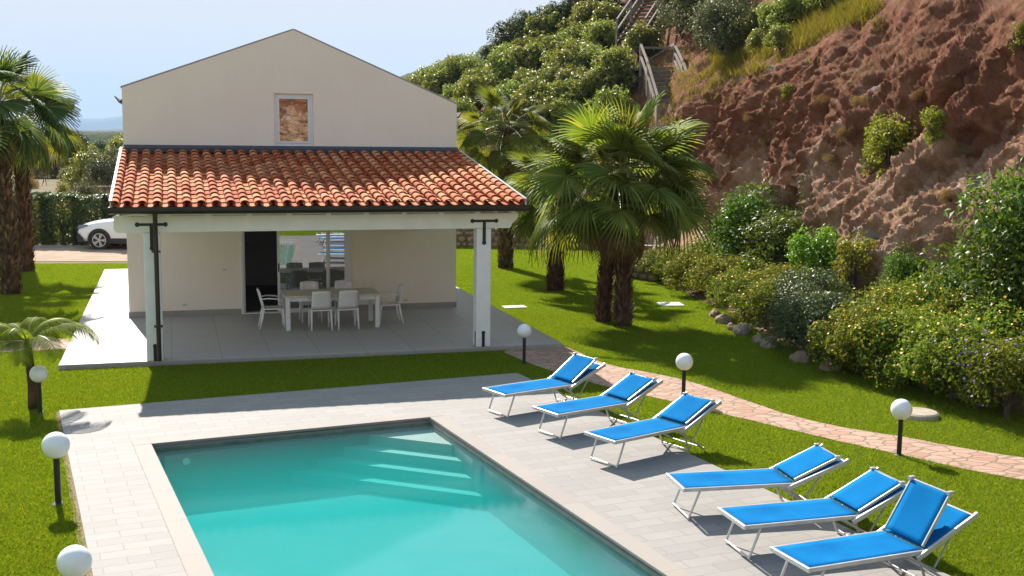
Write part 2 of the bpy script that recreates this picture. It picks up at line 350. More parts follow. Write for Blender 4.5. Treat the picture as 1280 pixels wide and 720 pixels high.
vsc = t.new('ShaderNodeVolumeScatter'); vsc.inputs[0].default_value = (.03,.94,.86,1); vsc.inputs[1].default_value = .38
adv = t.new('ShaderNodeAddShader'); t.l.new(va.outputs[0], adv.inputs[0]); t.l.new(vsc.outputs[0], adv.inputs[1]); t.l.new(adv.outputs[0], t.out.inputs['Volume'])
m = MB(); m.box(x0-.05, x1+.05, y0-.05, y1+.05, DEP-.05, WL); o = m.build('water', t.m); o.matrix_world = PM; tag(o, kind='structure')

# ------------------------------------------------------------------ house
house = thing('house', 'beige stucco gabled house with a tiled porch roof on white posts', 'house', HO, HY)
XA, ZL, ZR, ZA, XR, HDP = 3.72, 5.18, 4.96, 6.55, 7.52, 9.0
def ztop(x): return ZL+(ZA-ZL)*x/XA if x <= XA else ZA+(ZR-ZA)*(x-XA)/(XR-XA)
m = MB(); T = .28
def wcol(xa, xb, za, zb, ya=0, yb=T):
    ta = ztop(xa) if zb is None else zb; tb = ztop(xb) if zb is None else zb
    m.add([(xa,ya,za),(xb,ya,za),(xb,yb,za),(xa,yb,za),(xa,ya,ta),(xb,ya,tb),(xb,yb,tb),(xa,yb,ta)],
          [(0,3,2,1),(4,5,6,7),(0,1,5,4),(1,2,6,5),(2,3,7,6),(3,0,4,7)])
DL, DR, DT, WX0, WX1, WZ0, WZ1 = 2.5, 4.95, 2.3, 3.26, 4.14, 3.94, 5.13
wcol(0, DL, 0, None); wcol(DR, XR, 0, None); wcol(DL, WX0, DT, None); wcol(WX1, DR, DT, None)
wcol(WX0, WX1, DT, WZ0); wcol(WX0, XA, WZ1, None); wcol(XA, WX1, WZ1, None)
wcol(0, XA, 0, None, HDP, HDP+T); wcol(XA, XR, 0, None, HDP, HDP+T)
m.box(0, T, T, HDP, 0, ZL-.02); m.box(XR-T, XR, T, HDP, 0, ZR-.02)
o = m.build('wall', STUCCO, house)
bm = bmesh.new(); bm.from_mesh(o.data)   # weld and drop the hidden seams between wall panels
bmesh.ops.remove_doubles(bm, verts=bm.verts, dist=1e-4); bm.to_mesh(o.data); bm.free()
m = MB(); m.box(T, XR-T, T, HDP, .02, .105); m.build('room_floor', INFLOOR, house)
m = MB(); m.box(T+.002, XR-T-.002, T+.002, HDP-.002, 2.62, 2.8); m.box(T+.002, XR-T-.002, 5.0, 5.1, .106, 2.61); m.box(XR-1.6, XR-1.5, T+.002, 4.99, .106, 2.61); m.box(3.9,4.0,2.8,4.99,.106,2.61); m.build('room_partition', DARKIN, house)
m = MB()
for xa, xb, za, zb in ((-.0, XA, ZL, ZA), (XA, XR, ZA, ZR)):
    m.add([(xa,.02,za-.05),(xb,.02,zb-.05),(xb,HDP+.2,zb-.05),(xa,HDP+.2,za-.05),(xa,.02,za+.0),(xb,.02,zb+.0),(xb,HDP+.2,zb+.0),(xa,HDP+.2,za+.0)],
          [(0,3,2,1),(4,5,6,7),(0,1,5,4),(1,2,6,5),(2,3,7,6),(3,0,4,7)])
for i, (xa, xb, za, zb) in enumerate(((-.02, XA, ZL-.0, ZA), (XA, XR+.02, ZA, ZR-.0))):   # thin metal cap along the gable edge
    m.bar((xa, .01, za+.008), (xb, .01, zb+.008), .05, .016, (0,1,0))
m.build('roof', GREYM, house)
for sx, zz_ in ((-1, ZL), (1, ZR)):
    xb = 0 if sx < 0 else XR; mm = MB()
    pts = [(0,-.30),(.02,-.36),(.07,-.36),(.15,-.24),(.16,-.22),(.14,-.22),(.06,-.33),(.03,-.33),(.02,-.28)]
    ya, yb = -.02 if sx < 0 else .1, HDP
    vs = [(xb+sx*p[0], ya, zz_+p[1]+.04) for p in pts] + [(xb+sx*p[0], yb, zz_+p[1]+.04) for p in pts]; k = len(pts)
    mm.add(vs, [(i, (i+1)%k, k+(i+1)%k, k+i) for i in range(k)] + [tuple(range(k)), tuple(range(2*k-1, k-1, -1))])
    mm.build('eaves_gutter', BROWNM, house)
# skirting
m = MB(); m.box(-.012, DL-.06, -.014, 0, .1, .23); m.box(DR+.06, XR+.012, -.014, 0, .1, .23); m.box(-.012, .0, 0, HDP, .1, .23); m.box(XR, XR+.012, 0, HDP, .1, .23)
m.build('skirting', SKIRT, house)
# upper window
win = MB(); 
def rectframe(mb, xa, xb, za, zb, w, ya, yb):
    mb.box(xa, xb, ya, yb, za, za+w); mb.box(xa, xb, ya, yb, zb-w, zb); mb.box(xa, xa+w, ya, yb, za+w, zb-w); mb.box(xb-w, xb, ya, yb, za+w, zb-w)
rectframe(win, WX0+.002, WX1-.002, WZ0+.002, WZ1-.002, .07, .05, .12); rectframe(win, WX0+.073, WX1-.073, WZ0+.073, WZ1-.073, .045, .035, .1)
wo = win.build('window', WHITEP, house, bevel=.004)
m = MB(); m.box(WX0+.12, WX1-.12, .06, .07, WZ0+.12, WZ1-.12); m.build('pane', GLASS, wo)
m = MB(); m.box(WX0-.04, WX1+.06, -.03, .03, WZ0-.035, WZ0); m.build('sill', WHITEP, wo)
m = MB(); m.box(WX0+.01, WX1-.01, .26, .30, WZ0, WZ1); m.build('dark_room_sheet', simple('dark_room_tone', (.05,.04,.035)), wo)  # dark sheet put in for the unlit room behind the pane
# sliding door: white frame, one leaf open
m = MB(); m.box(DL+.001, DL+.05, .04, .16, .1, DT-.05); m.box(DR-.05, DR-.001, .04, .16, .1, DT-.05); m.box(DL+.001, DR-.001, .04, .16, DT-.05, DT-.001); m.box(DL, DR, -.02, .16, .1, .125)
df = m.build('door_frame', WHITEP, house, bevel=.004)
for a in (DL-.045, DR): m = MB(); m.box(a, a+.045, -.02, -.001, .1, DT); m.build('door_casing', WHITEP, house)
for (a, b) in ((3.28, 4.47), (4.44, DR-.05)):
    mm = MB(); ya = .06 if a < 4 else .10; rectframe(mm, a, b, .126, DT-.05, .06, ya, ya+.035)
    d = mm.build('sliding_door', WHITEP, house, bevel=.003)
    mm = MB(); mm.box(a+.06, b-.06, ya+.012, ya+.02, .186, DT-.11); mm.build('pane', GLASS, d)
    if a < 4: mm = MB(); mm.box(a+.015, a+.04, ya-.02, ya, 1.05, 1.25); mm.build('handle', BLACKM, d)
# curtain behind the left pane
m = MB(); vs = []; k = 60
for i in range(k+1):
    x = 3.3+.42*i/k; yv = .34+.03*math.sin(i*1.1)
    vs += [(x, yv, .12), (x, yv, 2.5)]
m.add(vs, [(2*i, 2*i+2, 2*i+3, 2*i+1) for i in range(k)]); o = m.build('curtain', CURTAIN, smooth=True); o.matrix_world = HM
tag(o, 'pale pleated curtain hanging inside the sliding glass door', 'curtain')
for px, pz in ((281,337),(231,381),(507,375)):
    d = ray(px, pz); n = HM.to_3x3() @ Vector((0,1,0)); tt = (HO-CAM).dot(n)/d.dot(n); q = HI @ (CAM+d*tt)
    m = MB(); m.box(q.x-.055, q.x+.055, -.012, 0, q.z-.035, q.z+.035)
    for e in (-.018, .018): m.box(q.x+e-.012, q.x+e+.012, -.0145, -.0125, q.z-.012, q.z+.012, 1)
    m.build('socket_plate', [WHITEP, GREYM], house)
# porch roof
PYF, Z0, Z1 = -5.4, 3.80, 2.93
def rz_(y): return Z0+(Z1-Z0)*(y/PYF)
pr = bpy.data.objects.new('porch_roof', None); COL.objects.link(pr); pr.parent = house
m = MB(); XL_, XR_ = -.02, 7.54
m.add([(XL_,0,Z0-.05),(XR_,0,Z0-.05),(XR_,PYF,Z1-.05),(XL_,PYF,Z1-.05),(XL_,0,Z0-.09),(XR_,0,Z0-.09),(XR_,PYF,Z1-.09),(XL_,PYF,Z1-.09)],
      [(0,3,2,1),(4,5,6,7),(0,1,5,4),(1,2,6,5),(2,3,7,6),(3,0,4,7)])
m.build('boarding', WHITEW, pr)
NC, NR = 30, 15; pitch = (XR_-XL_)/NC; run = -PYF/NR; slope = math.atan2(Z0-Z1, -PYF)
vs, fs = [], []
def tile(cx, yt, yb, zt, zb, rt, rb, convex, n=9):
    b = len(vs)
    jx = random.uniform(-.006,.006); jz = random.uniform(0,.006); 
    for (y, z, r) in ((yt, zt, rt), (yb, zb, rb)):
        for th in (0, 1):
            rr = r - .014*th
            for i in range(n):
                a = math.pi*i/(n-1); dx = -rr*math.cos(a); dz = rr*math.sin(a)*(.78 if convex else -.45)
                if not convex: dz = dz + (-.014 if th else 0) 
                vs.append((cx+dx+jx, y, z+dz+jz))
    N = n
    top, ti, bo, bi = b, b+N, b+2*N, b+3*N
    for i in range(n-1):
        fs.append((top+i, top+i+1, bo+i+1, bo+i)); fs.append((bo+i, bo+i+1, bi+i+1, bi+i)); fs.append((ti+i+1, ti+i, bi+i, bi+i+1))
    fs.append((top, bo, bi, ti)); fs.append((top+N-1, ti+N-1, bi+N-1, bo+N-1))
for r in range(NR):
    yt, yb = -run*r + (.06 if r else .0), -run*(r+1)-.045
    if r == NR-1: yb = PYF-.03
    for k in range(NC+1):
        if k < NC: tile(XL_+pitch*(k+.5), yt, yb, rz_(yt)+.012, rz_(yb)+.028, .115, .10, False, 7)
        cx = XL_+pitch*k; cx = min(max(cx, XL_+.03), XR_-.03)
        tile(cx, yt+.02, yb-.02, rz_(yt)+.015, rz_(yb)+.035, .068, .088, True)
m = MB(); m.v = vs; m.f = fs; m.mi = [0]*len(fs); o = m.build('tiles', TILE, pr)
o.data.polygons.foreach_set('use_smooth', [False]*len(fs))
m = MB(); m.add([(XL_,-.005,Z0+.02),(XR_,-.005,Z0+.02),(XR_,-.005,Z0+.15),(XL_,-.005,Z0+.15),(XL_,-.14,Z0+.085),(XR_,-.14,Z0+.085),(XR_,-.02,Z0+.15),(XL_,-.02,Z0+.15),(XL_,-.14,Z0),(XR_,-.14,Z0)],
    [(2,3,7,6),(6,7,4,5),(4,8,9,5),(0,1,2,3),(0,8,4,7,3),(1,9,5,6,2),(0,1,9,8)]); m.build('flashing', FLASH, pr)
for xx in (XL_-.03, XR_+.03):
    m = MB(); m.bar((xx, 0, Z0+.0), (xx, PYF-.02, Z1+.0), .03, .17, (0,0,1)); m.build('verge_board', WHITEW, pr)
    m = MB(); m.bar((xx, 0, Z0+.093), (xx, PYF-.02, Z1+.093), .05, .012, (0,0,1)); m.build('verge_cap', GREYM, pr)
for i in range(11):
    xx = .18+i*.716; m = MB(); m.bar((xx, 0, Z0-.15), (xx, PYF+.06, rz_(PYF+.06)-.15), .09, .12); m.build('rafter', BEAMW, pr)
# gutter: half round trough
m = MB(); k = 9; pts = [(.088*math.cos(math.pi+math.pi*i/(k-1)), .10*math.sin(math.pi+math.pi*i/(k-1))) for i in range(k)]
pts = [(-.093,.028)] + pts + [(.093,.028),(.078,.022)] + [(.076*math.cos(2*math.pi-math.pi*i/(k-1)), .085*math.sin(2*math.pi-math.pi*i/(k-1))) for i in range(k)] + [(-.078,.022)]
GZ, GY = 2.885, PYF-.085
n = len(pts); xa, xb = XL_-.06, XR_+.06
m.add([(xa, GY+p[0], GZ+p[1]) for p in pts]+[(xb, GY+p[0], GZ+p[1]) for p in pts], [(i,(i+1)%n,n+(i+1)%n,n+i) for i in range(n)])
for xe in (xa, xb): m.box(xe-.004, xe+.004, GY-.09, GY+.09, GZ-.09, GZ+.025)
gut = m.build('gutter', BROWNM, house)
DPX = .69
m = MB(); m.tube([(DPX, GY, GZ-.09), (DPX, GY+.02, 2.66), (DPX, GY+.08, 2.5), (DPX, GY+.1, 2.3), (DPX+.0, GY+.1, .5), (DPX, GY+.1, .13)], .042, 12)
for z in (2.1, .75): m.box(DPX-.075, DPX+.075, GY+.05, GY+.15, z, z+.03)
dp = m.build('downpipe', BROWNM, gut, smooth=False)
# beams and posts
BY0, BY1 = -5.22, -5.02
m = MB(); prof = [(.03,2.44),(7.30,2.44),(7.34,2.47),(7.36,2.53),(7.44,2.60),(7.48,2.66),(7.48,2.735),(-.02,2.735),(-.02,2.50)]
m.add([(x,BY0,z) for x,z in prof]+[(x,BY1,z) for x,z in prof], [tuple(range(len(prof)-1,-1,-1)), tuple(range(len(prof),2*len(prof)))]+[(i,(i+1)%9,9+(i+1)%9,9+i) for i in range(9)])
m.build('front_beam', BEAMW, house, bevel=.006)
for xx in (.62, 6.79): m = MB(); m.bar((xx, BY1+.001, 2.6), (xx, -.002, 2.6+.0), .16, .2); m.build('side_beam', BEAMW, house)
for xx in (.62, 6.79):
    m = MB(); m.box(xx-.145, xx+.145, BY0+.01, BY1+.06, .1, 2.437); p = m.build('porch_post', WHITEW, house, bevel=.012)
    fy = BY0-.004
    m = MB(); m.box(xx-.25, xx+.25, fy, fy+.003, 2.56, 2.61)
    for sx in (-.24, .24): m.tube([(xx+sx, fy-.001, 2.585), (xx+sx, fy+.004, 2.585)], .042, 14)
    for sx in (-.16, -.06, .06, .16): m.tube([(xx+sx, fy-.014, 2.585), (xx+sx, fy, 2.585)], .014, 8)
    m.box(xx-.032, xx+.032, fy-.0, fy+.003, 2.16, 2.56); m.tube([(xx, fy-.001, 2.16), (xx, fy+.004, 2.16)], .042, 14)
    for z in (2.2, 2.32, 2.44): m.tube([(xx, fy-.012, z), (xx, fy, z)], .014, 8)
    m.build('tee_bracket', BLACKM, p)
    m = MB(); fy2 = BY0+.006; m.box(xx-.03, xx+.03, fy2-.003, fy2, .1, .38); m.tube([(xx, fy2-.004, .38), (xx, fy2, .38)], .038, 14)
    m.box(xx-.149, xx-.146, BY0+.05, BY0+.12, .1, .4); m.box(xx+.146, xx+.149, BY0+.05, BY0+.12, .1, .4); m.build('foot_bracket', BLACKM, p)

# ------------------------------------------------------------------ furniture on the patio
def H2W(x, y, z=0): return HM @ Vector((x, y, z))
tab = thing('dining_table', 'long white dining table on the shaded patio', 'table', H2W(4.22, -2.0, .1), HY)
m = MB(); m.box(-1.02, 1.02, -.5, .5, .70, .735); m.build('tabletop', simple('bleached_top', (.62,.55,.49), (.52,.46,.40), 5, .5, stretch=(1,8,1)), tab, bevel=.005)
m = MB(); m.box(-.9,.9,-.45,-.42,.61,.699); m.box(-.9,.9,.42,.45,.61,.699); m.box(-.96,-.93,-.40,.40,.61,.699); m.box(.93,.96,-.40,.40,.61,.699); m.build('apron', WHITEP, tab)
for sx in (-1, 1):
    for sy in (-1, 1):
        m = MB(); m.box(sx*.95-.045, sx*.95+.045, sy*.44-.045, sy*.44+.045, 0, .699); m.build('leg', WHITEP, tab, bevel=.006)
def make_chair():
    t = thing('patio_chair', 'x', 'chair', group='white plastic chairs round the dining table')
    m = MB(); N = 6
    vs = []
    for i in range(N+1):
        for j in range(N+1):
            x = (i/N-.5)*.44; y = (j/N-.5)*.43
            z = .44 - .018*(1-(2*i/N-1)**2)*(1-(2*j/N-1)**2)+(.0 if j < N else -.02); vs.append((x, y, z))
    m.add(vs, [(i*(N+1)+j, (i+1)*(N+1)+j, (i+1)*(N+1)+j+1, i*(N+1)+j+1) for i in range(N) for j in range(N)])
    o = m.build('seat', WHITEP, t, smooth=True); md = o.modifiers.new('thick', 'SOLIDIFY'); md.thickness = .03
    m = MB(); vs = []
    for i in range(N+1):
        for j in range(N+1):
            u = i/N*2-1; v = j/N; w = .43*(1-.06*v); 
            x = u*w/2; y = -.215-.10*v-.03*(1-u*u); z = .46+.39*v - (.018*u**4 if j == N else 0); vs.append((x, y, z))
    m.add(vs, [(i*(N+1)+j, (i+1)*(N+1)+j, (i+1)*(N+1)+j+1, i*(N+1)+j+1) for i in range(N) for j in range(N)])
    o = m.build('backrest', WHITEP, t, smooth=True); md = o.modifiers.new('thick', 'SOLIDIFY'); md.thickness = .022
    for sx in (-1, 1):
        m = MB(); m.tube([(sx*.205,.19,.43),(sx*.21,.215,.2),(sx*.215,.225,0)], [.026,.022,.018], 8); m.build('leg', WHITEP, t, smooth=True)
        m = MB(); m.tube([(sx*.205,-.2,.45),(sx*.21,-.25,.2),(sx*.215,-.30,0)], [.026,.022,.018], 8); m.build('leg', WHITEP, t, smooth=True)
        m = MB(); m.tube([(sx*.21,-.255,.64),(sx*.25,-.12,.66),(sx*.255,.08,.645),(sx*.245,.17,.60),(sx*.22,.19,.44)], [.011,.014,.015,.014,.012], 8); m.build('armrest', WHITEP, t, smooth=True)
    return t
ch = make_chair(); first = True
for x, y, a, lab in ((3.95,-2.38,0,'white chair on the near side of the table, left of the two'),
                     (4.52,-2.36,0,'white chair on the near side of the table, right of the two'),
                     (3.88,-1.30,math.pi,'white chair facing the pool on the far side, nearer the open doorway'),
                     (4.66,-1.28,math.pi,'white chair facing the pool on the far side, farther from the open doorway'),
                     (3.0,-1.98,-math.pi/2,'white chair at the table end beside the open doorway'),
                     (5.5,-1.95,math.pi/2,'white chair at the table end towards the right porch post')):
    c = ch if first else dup(ch); first = False
    c.location = H2W(x, y, .1); c.rotation_euler = (0, 0, HY+a); c['label'] = lab
# room things seen through the doorway
def make_stool():
    t = thing('bar_stool', 'x', 'stool', group='bar stools inside the doorway')
    m = MB(); m.lathe([(0,.70),(.17,.70),(.18,.72),(.17,.75),(0,.755)], n=20); m.build('seat', simple('stool_seat', (.25,.22,.2)), t)
    m = MB(); m.tube([(-.16,-.14,.76),(-.17,-.17,.95),(0,-.19,.98),(.17,-.17,.95),(.16,-.14,.76)], .014, 8); m.build('backrest', ALU, t)
    for sx in (-1,1):
        for sy in (-1,1): m = MB(); m.tube([(sx*.12,sy*.12,.7),(sx*.19,sy*.19,0)], .012, 8); m.build('leg', ALU, t)
    m = MB(); m.tube([(.16,.16,.25),(-.16,.16,.25),(-.16,-.16,.25),(.16,-.16,.25),(.16,.16,.25)], .009, 6); m.build('footrest', ALU, t)
    return t
s1 = make_stool(); s1.location = H2W(2.25, 2.3, .105); s1['label'] = 'chrome legged bar stool inside the dark doorway, the nearer one'; s1.rotation_euler = (0,0,HY+2.6)
s2 = dup(s1, H2W(2.35, 3.3, .105), HY+3.3, 'chrome legged bar stool inside the dark doorway, the one farther in')
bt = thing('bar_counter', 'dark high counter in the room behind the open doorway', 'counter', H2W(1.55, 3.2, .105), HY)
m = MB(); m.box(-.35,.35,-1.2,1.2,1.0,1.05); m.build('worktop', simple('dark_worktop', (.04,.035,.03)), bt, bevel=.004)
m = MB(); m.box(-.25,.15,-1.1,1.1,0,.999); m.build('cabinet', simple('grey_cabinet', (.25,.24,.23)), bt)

# ------------------------------------------------------------------ sunbeds
def make_bed(back=32, shade=44):
    t = thing('sunbed', 'x', 'sunbed', group='blue sunbeds beside the pool')
    Wd, L, hz = .60, 1.30, .36; hw = Wd/2
    # local x from the foot end (0) to hinge (L); y across
    m = MB(); m.bar((0,-hw+.017,hz),(L,-hw+.017,hz),.028,.042); m.bar((0,hw-.017,hz),(L,hw-.017,hz),.028,.042); m.bar((0,-hw,hz),(0,hw,hz),.032,.045)
    m.bar((L-.02,-hw+.034,hz-.012),(L-.02,hw-.034,hz-.012),.03,.02); m.build('frame', ALU, t, bevel=.006)
    def cloth(name, p0, p1, w, sag, mat=BLUE, th=.006):
        p0, p1 = Vector(p0), Vector(p1); n = 10; k = 6; mb = MB(); vs = []
        nn = (p1-p0).cross(Vector((0,1,0))).normalized(); nn = nn if nn.z > 0 else -nn
        for i in range(n+1):
            for j in range(k+1):
                u = i/n; v = j/k*2-1; q = p0.lerp(p1, u) + Vector((0, v*w/2, 0)) - nn*sag*(1-v*v)*(math.sin(math.pi*u)**.5 if 0<u<1 else 0); vs.append(q)
        mb.add(vs, [(i*(k+1)+j, (i+1)*(k+1)+j, (i+1)*(k+1)+j+1, i*(k+1)+j+1) for i in range(n) for j in range(k)])
        o = mb.build(name, mat, t, smooth=True); md = o.modifiers.new('thick', 'SOLIDIFY'); md.thickness = th; md.offset = 0; return o
    cloth('seat_fabric', (.025,0,hz+.016), (L,0,hz+.016), Wd-.05, .018)
    a = R(back); BL = .64; bx, bz = L+BL*math.cos(a), hz+BL*math.sin(a)
    m = MB(); st = (L-.10, hz-.10*math.tan(a)+.005)
    for s in (-1, 1):
        y = s*(hw+.012); m.bar((st[0],y,st[1]),(bx,y,bz),.028,.05); m.bar((bx,y,bz),(bx+.03,y,bz+.015),.034,.056)
    m.bar((bx-.01,-hw,bz-.005),(bx-.01,hw,bz-.005),.035,.03); m.build('back_frame', ALU, t, bevel=.005)
    cloth('back_fabric', (L+.02,0,hz+.02), (bx-.02,0,bz+.005), Wd-.03, .03)
    b = R(shade); SL = .56; sx0, sz0 = L+.0, hz+.045; ex, ez = sx0+SL*math.cos(b), sz0+SL*math.sin(b)
    m = MB()
    for s in (-1, 1): m.bar((sx0,s*(hw-.04),sz0),(ex,s*(hw-.04),ez),.018,.03)
    m.bar((ex,-hw+.04,ez),(ex,hw-.04,ez),.022,.022)
    for s in (-1, 1): m.box(ex-.03, ex+.03, s*(hw-.04)-.02, s*(hw-.04)+.02, ez-.01, ez+.03)
    m.build('canopy_frame', ALU, t, bevel=.004)
    cloth('canopy_fabric', (sx0+.0,0,sz0+.012), (ex,0,ez+.012), Wd-.085, .012)
    def legs(x0, x1, w=.027):
        mb = MB(); y = hw-.05
        for s in (-1, 1): mb.tube([(x0,s*y,hz-.02),(x1,s*y,.014)], w/2, 8)
        mb.tube([(x1+.0,-y,.03),(x1+.0,y,.03)], .010, 8); mb.build('leg_loop', ALU, t)
    legs(.20, .07); legs(L-.05, L+.09)
    m = MB()
    for s in (-1, 1): m.tube([(L-.18,s*(hw-.02),hz-.02),(L+.28*math.cos(a)+.08,s*(hw-.005),.015)], .013, 8)
    m.tube([(L+.28*math.cos(a)+.08,-hw+.01,.03),(L+.28*math.cos(a)+.08,hw-.01,.03)], .010, 8)
    for s in (-1, 1): m.bar((L+.12,s*(hw+.0),.20),(L+.30,s*(hw+.0),hz+.30*math.tan(a)-.03),.016,.012)
    m.build('support_stay', ALU, t)
    return t
beds = [((4.93,-.27),(6.16,-.02),24,34,'blue sunbed nearest the house, first of the row'), ((5.13,-1.64),(6.39,-1.39),24,26,'second blue sunbed from the house'),
        ((5.17,-3.16),(6.52,-2.84),24,25,'third blue sunbed from the house, next to the gap in the row'),
        ((5.05,-5.15),(6.29,-5.44),22,24,'blue sunbed just past the gap, fourth from the house'), ((4.93,-6.40),(6.22,-6.58),25,27,'fifth blue sunbed from the house, between two close neighbours'),
        ((4.765,-7.55),(6.12,-7.60),27,58,'nearest blue sunbed, its canopy raised steeply off the backrest')]
for (a, b, bk, sh, lab) in beds:
    t = make_bed(bk, sh); A = PM @ Vector((a[0], a[1], .03)); B = PM @ Vector((b[0], b[1], .03)); d = B-A
    t.location = A; t.rotation_euler = (0, 0, math.atan2(d.y, d.x)); t['label'] = lab

# ------------------------------------------------------------------ globe lamps
def make_lamp():
    t = thing('garden_lamp', 'x', 'lamp', group='white globe lamps on black posts')
    m = MB(); m.lathe([(0,0),(.07,0),(.07,.015),(.035,.03),(.032,.03),(.032,.50),(.05,.515),(.075,.53),(.075,.545),(0,.545)], n=18); m.build('post', BLACKM, t)
    m = MB(); n = 18; rr = .14; m.lathe([(rr*math.sin(math.pi*i/n)+1e-4, .645-rr*math.cos(math.pi*i/n)) for i in range(n+1)], n=32); m.build('globe', GLOBE, t, smooth=True)
    return t
lm = make_lamp(); first = True
for px, py, lab, sc in ((50.5,516,'globe lamp at the foot of the small palm', .93), (73,631,'globe lamp on the lawn beside the left deck edge, in front of the small palm', 1.08),
                    (655,455,'globe lamp by the right front corner of the patio', .97), (854,501,'globe lamp beside the stone path behind the third sunbed', 1),
                    (1123.5,570,'globe lamp on the right lawn in front of the round well cover', 1), (None,None,'nearest globe lamp, at the bottom left corner of the lawn', 1.0)):
    c = lm if first else dup(lm); first = False
    c.location = G(px, py) if px else Vector((-3.63, 9.05, 0)); c['label'] = lab; c.scale = (1,1,sc) if False else (sc,)*3

# ------------------------------------------------------------------ vegetation builders
def sh_leaf(P, N, size, asp=.45, jit=.5, fold=.0):
    """quads (rhombus leaves) at P with rough normals N"""
    n = len(P); N = N + RNG.normal(0, jit, (n,3)); N /= np.linalg.norm(N, axis=1)[:,None]
    A = RNG.normal(0, 1, (n,3)); A -= N*(A*N).sum(1)[:,None]; A /= np.linalg.norm(A, axis=1)[:,None]; B = np.cross(N, A)
    s = size*RNG.uniform(.6, 1.3, n)[:,None]
    V = np.stack([P-A*s*.5, P+B*s*asp*.5+N*s*.08, P+A*s*.5-N*s*.1, P-B*s*asp*.5+N*s*.08], 1).reshape(-1,3)
    return V, np.arange(n*4).reshape(n,4)
def lumps(n_l, rad, rx, ry, rz, n, seed, zc=None, hollow=.75):
    r = np.random.default_rng(seed); zc = rz if zc is None else zc
    d = r.normal(0, 1, (n_l,3)); d /= np.linalg.norm(d, axis=1)[:,None]; d[:,2] = np.where(d[:,2] < -.5, -d[:,2], d[:,2])
    c = d*np.array([rx,ry,rz])*r.uniform(.45,.95,(n_l,1)); lr = rad*r.uniform(.6,1.35,n_l)
    k = r.integers(0, n_l, n); e = r.normal(0, 1, (n,3)); e /= np.linalg.norm(e, axis=1)[:,None]
    P = c[k] + e*(lr[k]*r.uniform(hollow,1.08,n))[:,None]; P[:,2] = np.maximum(P[:,2]+zc, .02)
    Nn = e*.6 + np.array([0,0,.5]); return P, Nn, c
def bush_mesh(name, mat, rx=1, ry=1, rz=.8, n=5000, leaf=.08, n_l=26, rad=.35, seed=1, asp=.5, jit=.5, flowers=None, zc=None):
    P, Nn, c = lumps(n_l, rad, rx, ry, rz, n, seed, zc)
    V, Fa = sh_leaf(P, Nn, leaf, asp, jit)
    nf = 0
    if flowers:
        fm, fn, fs_ = flowers; k = RNG.integers(0, n, fn); Pf = P[k] + Nn[k]*.05; Vf, Ff = sh_leaf(Pf, Nn[k], fs_, 1.0, .3); Fa = np.vstack([Fa, Ff+len(V)]); V = np.vstack([V, Vf]); nf = fn
    o = np_mesh(name, V, Fa, mat); me = o.data
    if flowers:
        me.materials.append(flowers[0]); mi = np.zeros(len(me.polygons), np.int32); mi[-nf:] = 1; me.polygons.foreach_set('material_index', mi)
    bpy.data.objects.remove(o); return me, c
def stem_mesh(c, rz, zc, r0=.05, base=0.0, seed=1):
    m = MB(); rr = random.Random(seed); top = Vector((0,0,zc))
    m.tube([(0,0,-.15),(0.02,0,zc*.35),(0,.02,zc*.7)], [r0*1.3,r0,r0*.7], 7)
    for q in c[::2]:
        q = Vector((q[0], q[1], max(q[2]+zc, .1))); m.tube([(0,0,zc*.3), Vector((0,.02,zc*.6)).lerp(q,.4), q], [r0*.6,r0*.4,r0*.15], 5)
    o = m.build('trunk', WOODB); me = o.data; bpy.data.objects.remove(o); return me
LM = {
 'citrus': leafmat('citrus_leaves', [(.045,.095,.012),(.07,.145,.017),(.11,.20,.024)], .42, .45, .3),
 'bright': leafmat('bright_leaves', [(0.066,0.165,0.020),(0.116,0.264,0.026),(0.181,0.363,0.036)], .45, .45, .3),
 'lantana': leafmat('lantana_leaves', [(.07,.13,.018),(.12,.20,.028),(.19,.27,.04)], .45, .7, .12),
 'loquat': leafmat('orchard_leaves', [(0.074,0.124,0.030),(0.124,0.190,0.049),(0.190,0.264,0.074),(0.264,0.330,0.116)], .45, .42, .4),
 'dark': leafmat('dark_leaves', [(0.030,0.053,0.020),(0.046,0.079,0.026),(0.074,0.116,0.036)], .25, .5, .3),
 'olive': leafmat('olive_leaves', [(0.058,0.091,0.049),(0.091,0.132,0.069),(0.140,0.181,0.099)], .25, .5, .3),
 'yellow': leafmat('yellow_leaves', [(.11,.17,.02),(.17,.23,.025),(.23,.26,.03)], .45, .5, .3),
 'hedge': leafmat('hedge_leaves', [(0.033,0.066,0.020),(0.058,0.102,0.033),(0.099,0.148,0.049)], .3, .45, .4),
 'dry': leafmat('dry_leaves', [(0.198,0.165,0.083),(0.297,0.231,0.116),(0.165,0.181,0.066)], .3, .8, .1),
 'tuft': leafmat('tuft_leaves', [(0.165,0.231,0.033),(0.264,0.314,0.049),(0.396,0.363,0.099)], .45, .6, .2),
}
YF = NT('yellow_petals').base((.75,.42,.02), .6).m; PF = NT('purple_petals').base((.32,.16,.45), .6).m
LIB = {}
def kind(k, i, **a):
    me, c = bush_mesh('foliage', LM[a.pop('mat', k)], seed=hash_(k)+i, **a); zc = a.get('zc', a.get('rz', .8)); zc = a.get('rz', .8) if zc is None else zc
    LIB.setdefault(k, []).append((me, stem_mesh(c, a.get('rz',.8), zc, seed=i)))
def hash_(s): return sum(ord(ch)*(i+3) for i, ch in enumerate(s)) % 9973
for i in range(3): kind('citrus', i, rx=.85, ry=.85, rz=.9, n=7500, leaf=.085, n_l=34, rad=.33, asp=.42, zc=1.1)
for i in range(2): kind('bright', i, rx=.85, ry=.85, rz=.85, n=5500, leaf=.10, n_l=34, rad=.30, asp=.45, zc=.95)
for i in range(3): kind('lantana', i, rx=.85, ry=.8, rz=.55, n=9500, leaf=.06, n_l=44, rad=.26, asp=.6, zc=.55, flowers=(YF, 480+i*60, .045))
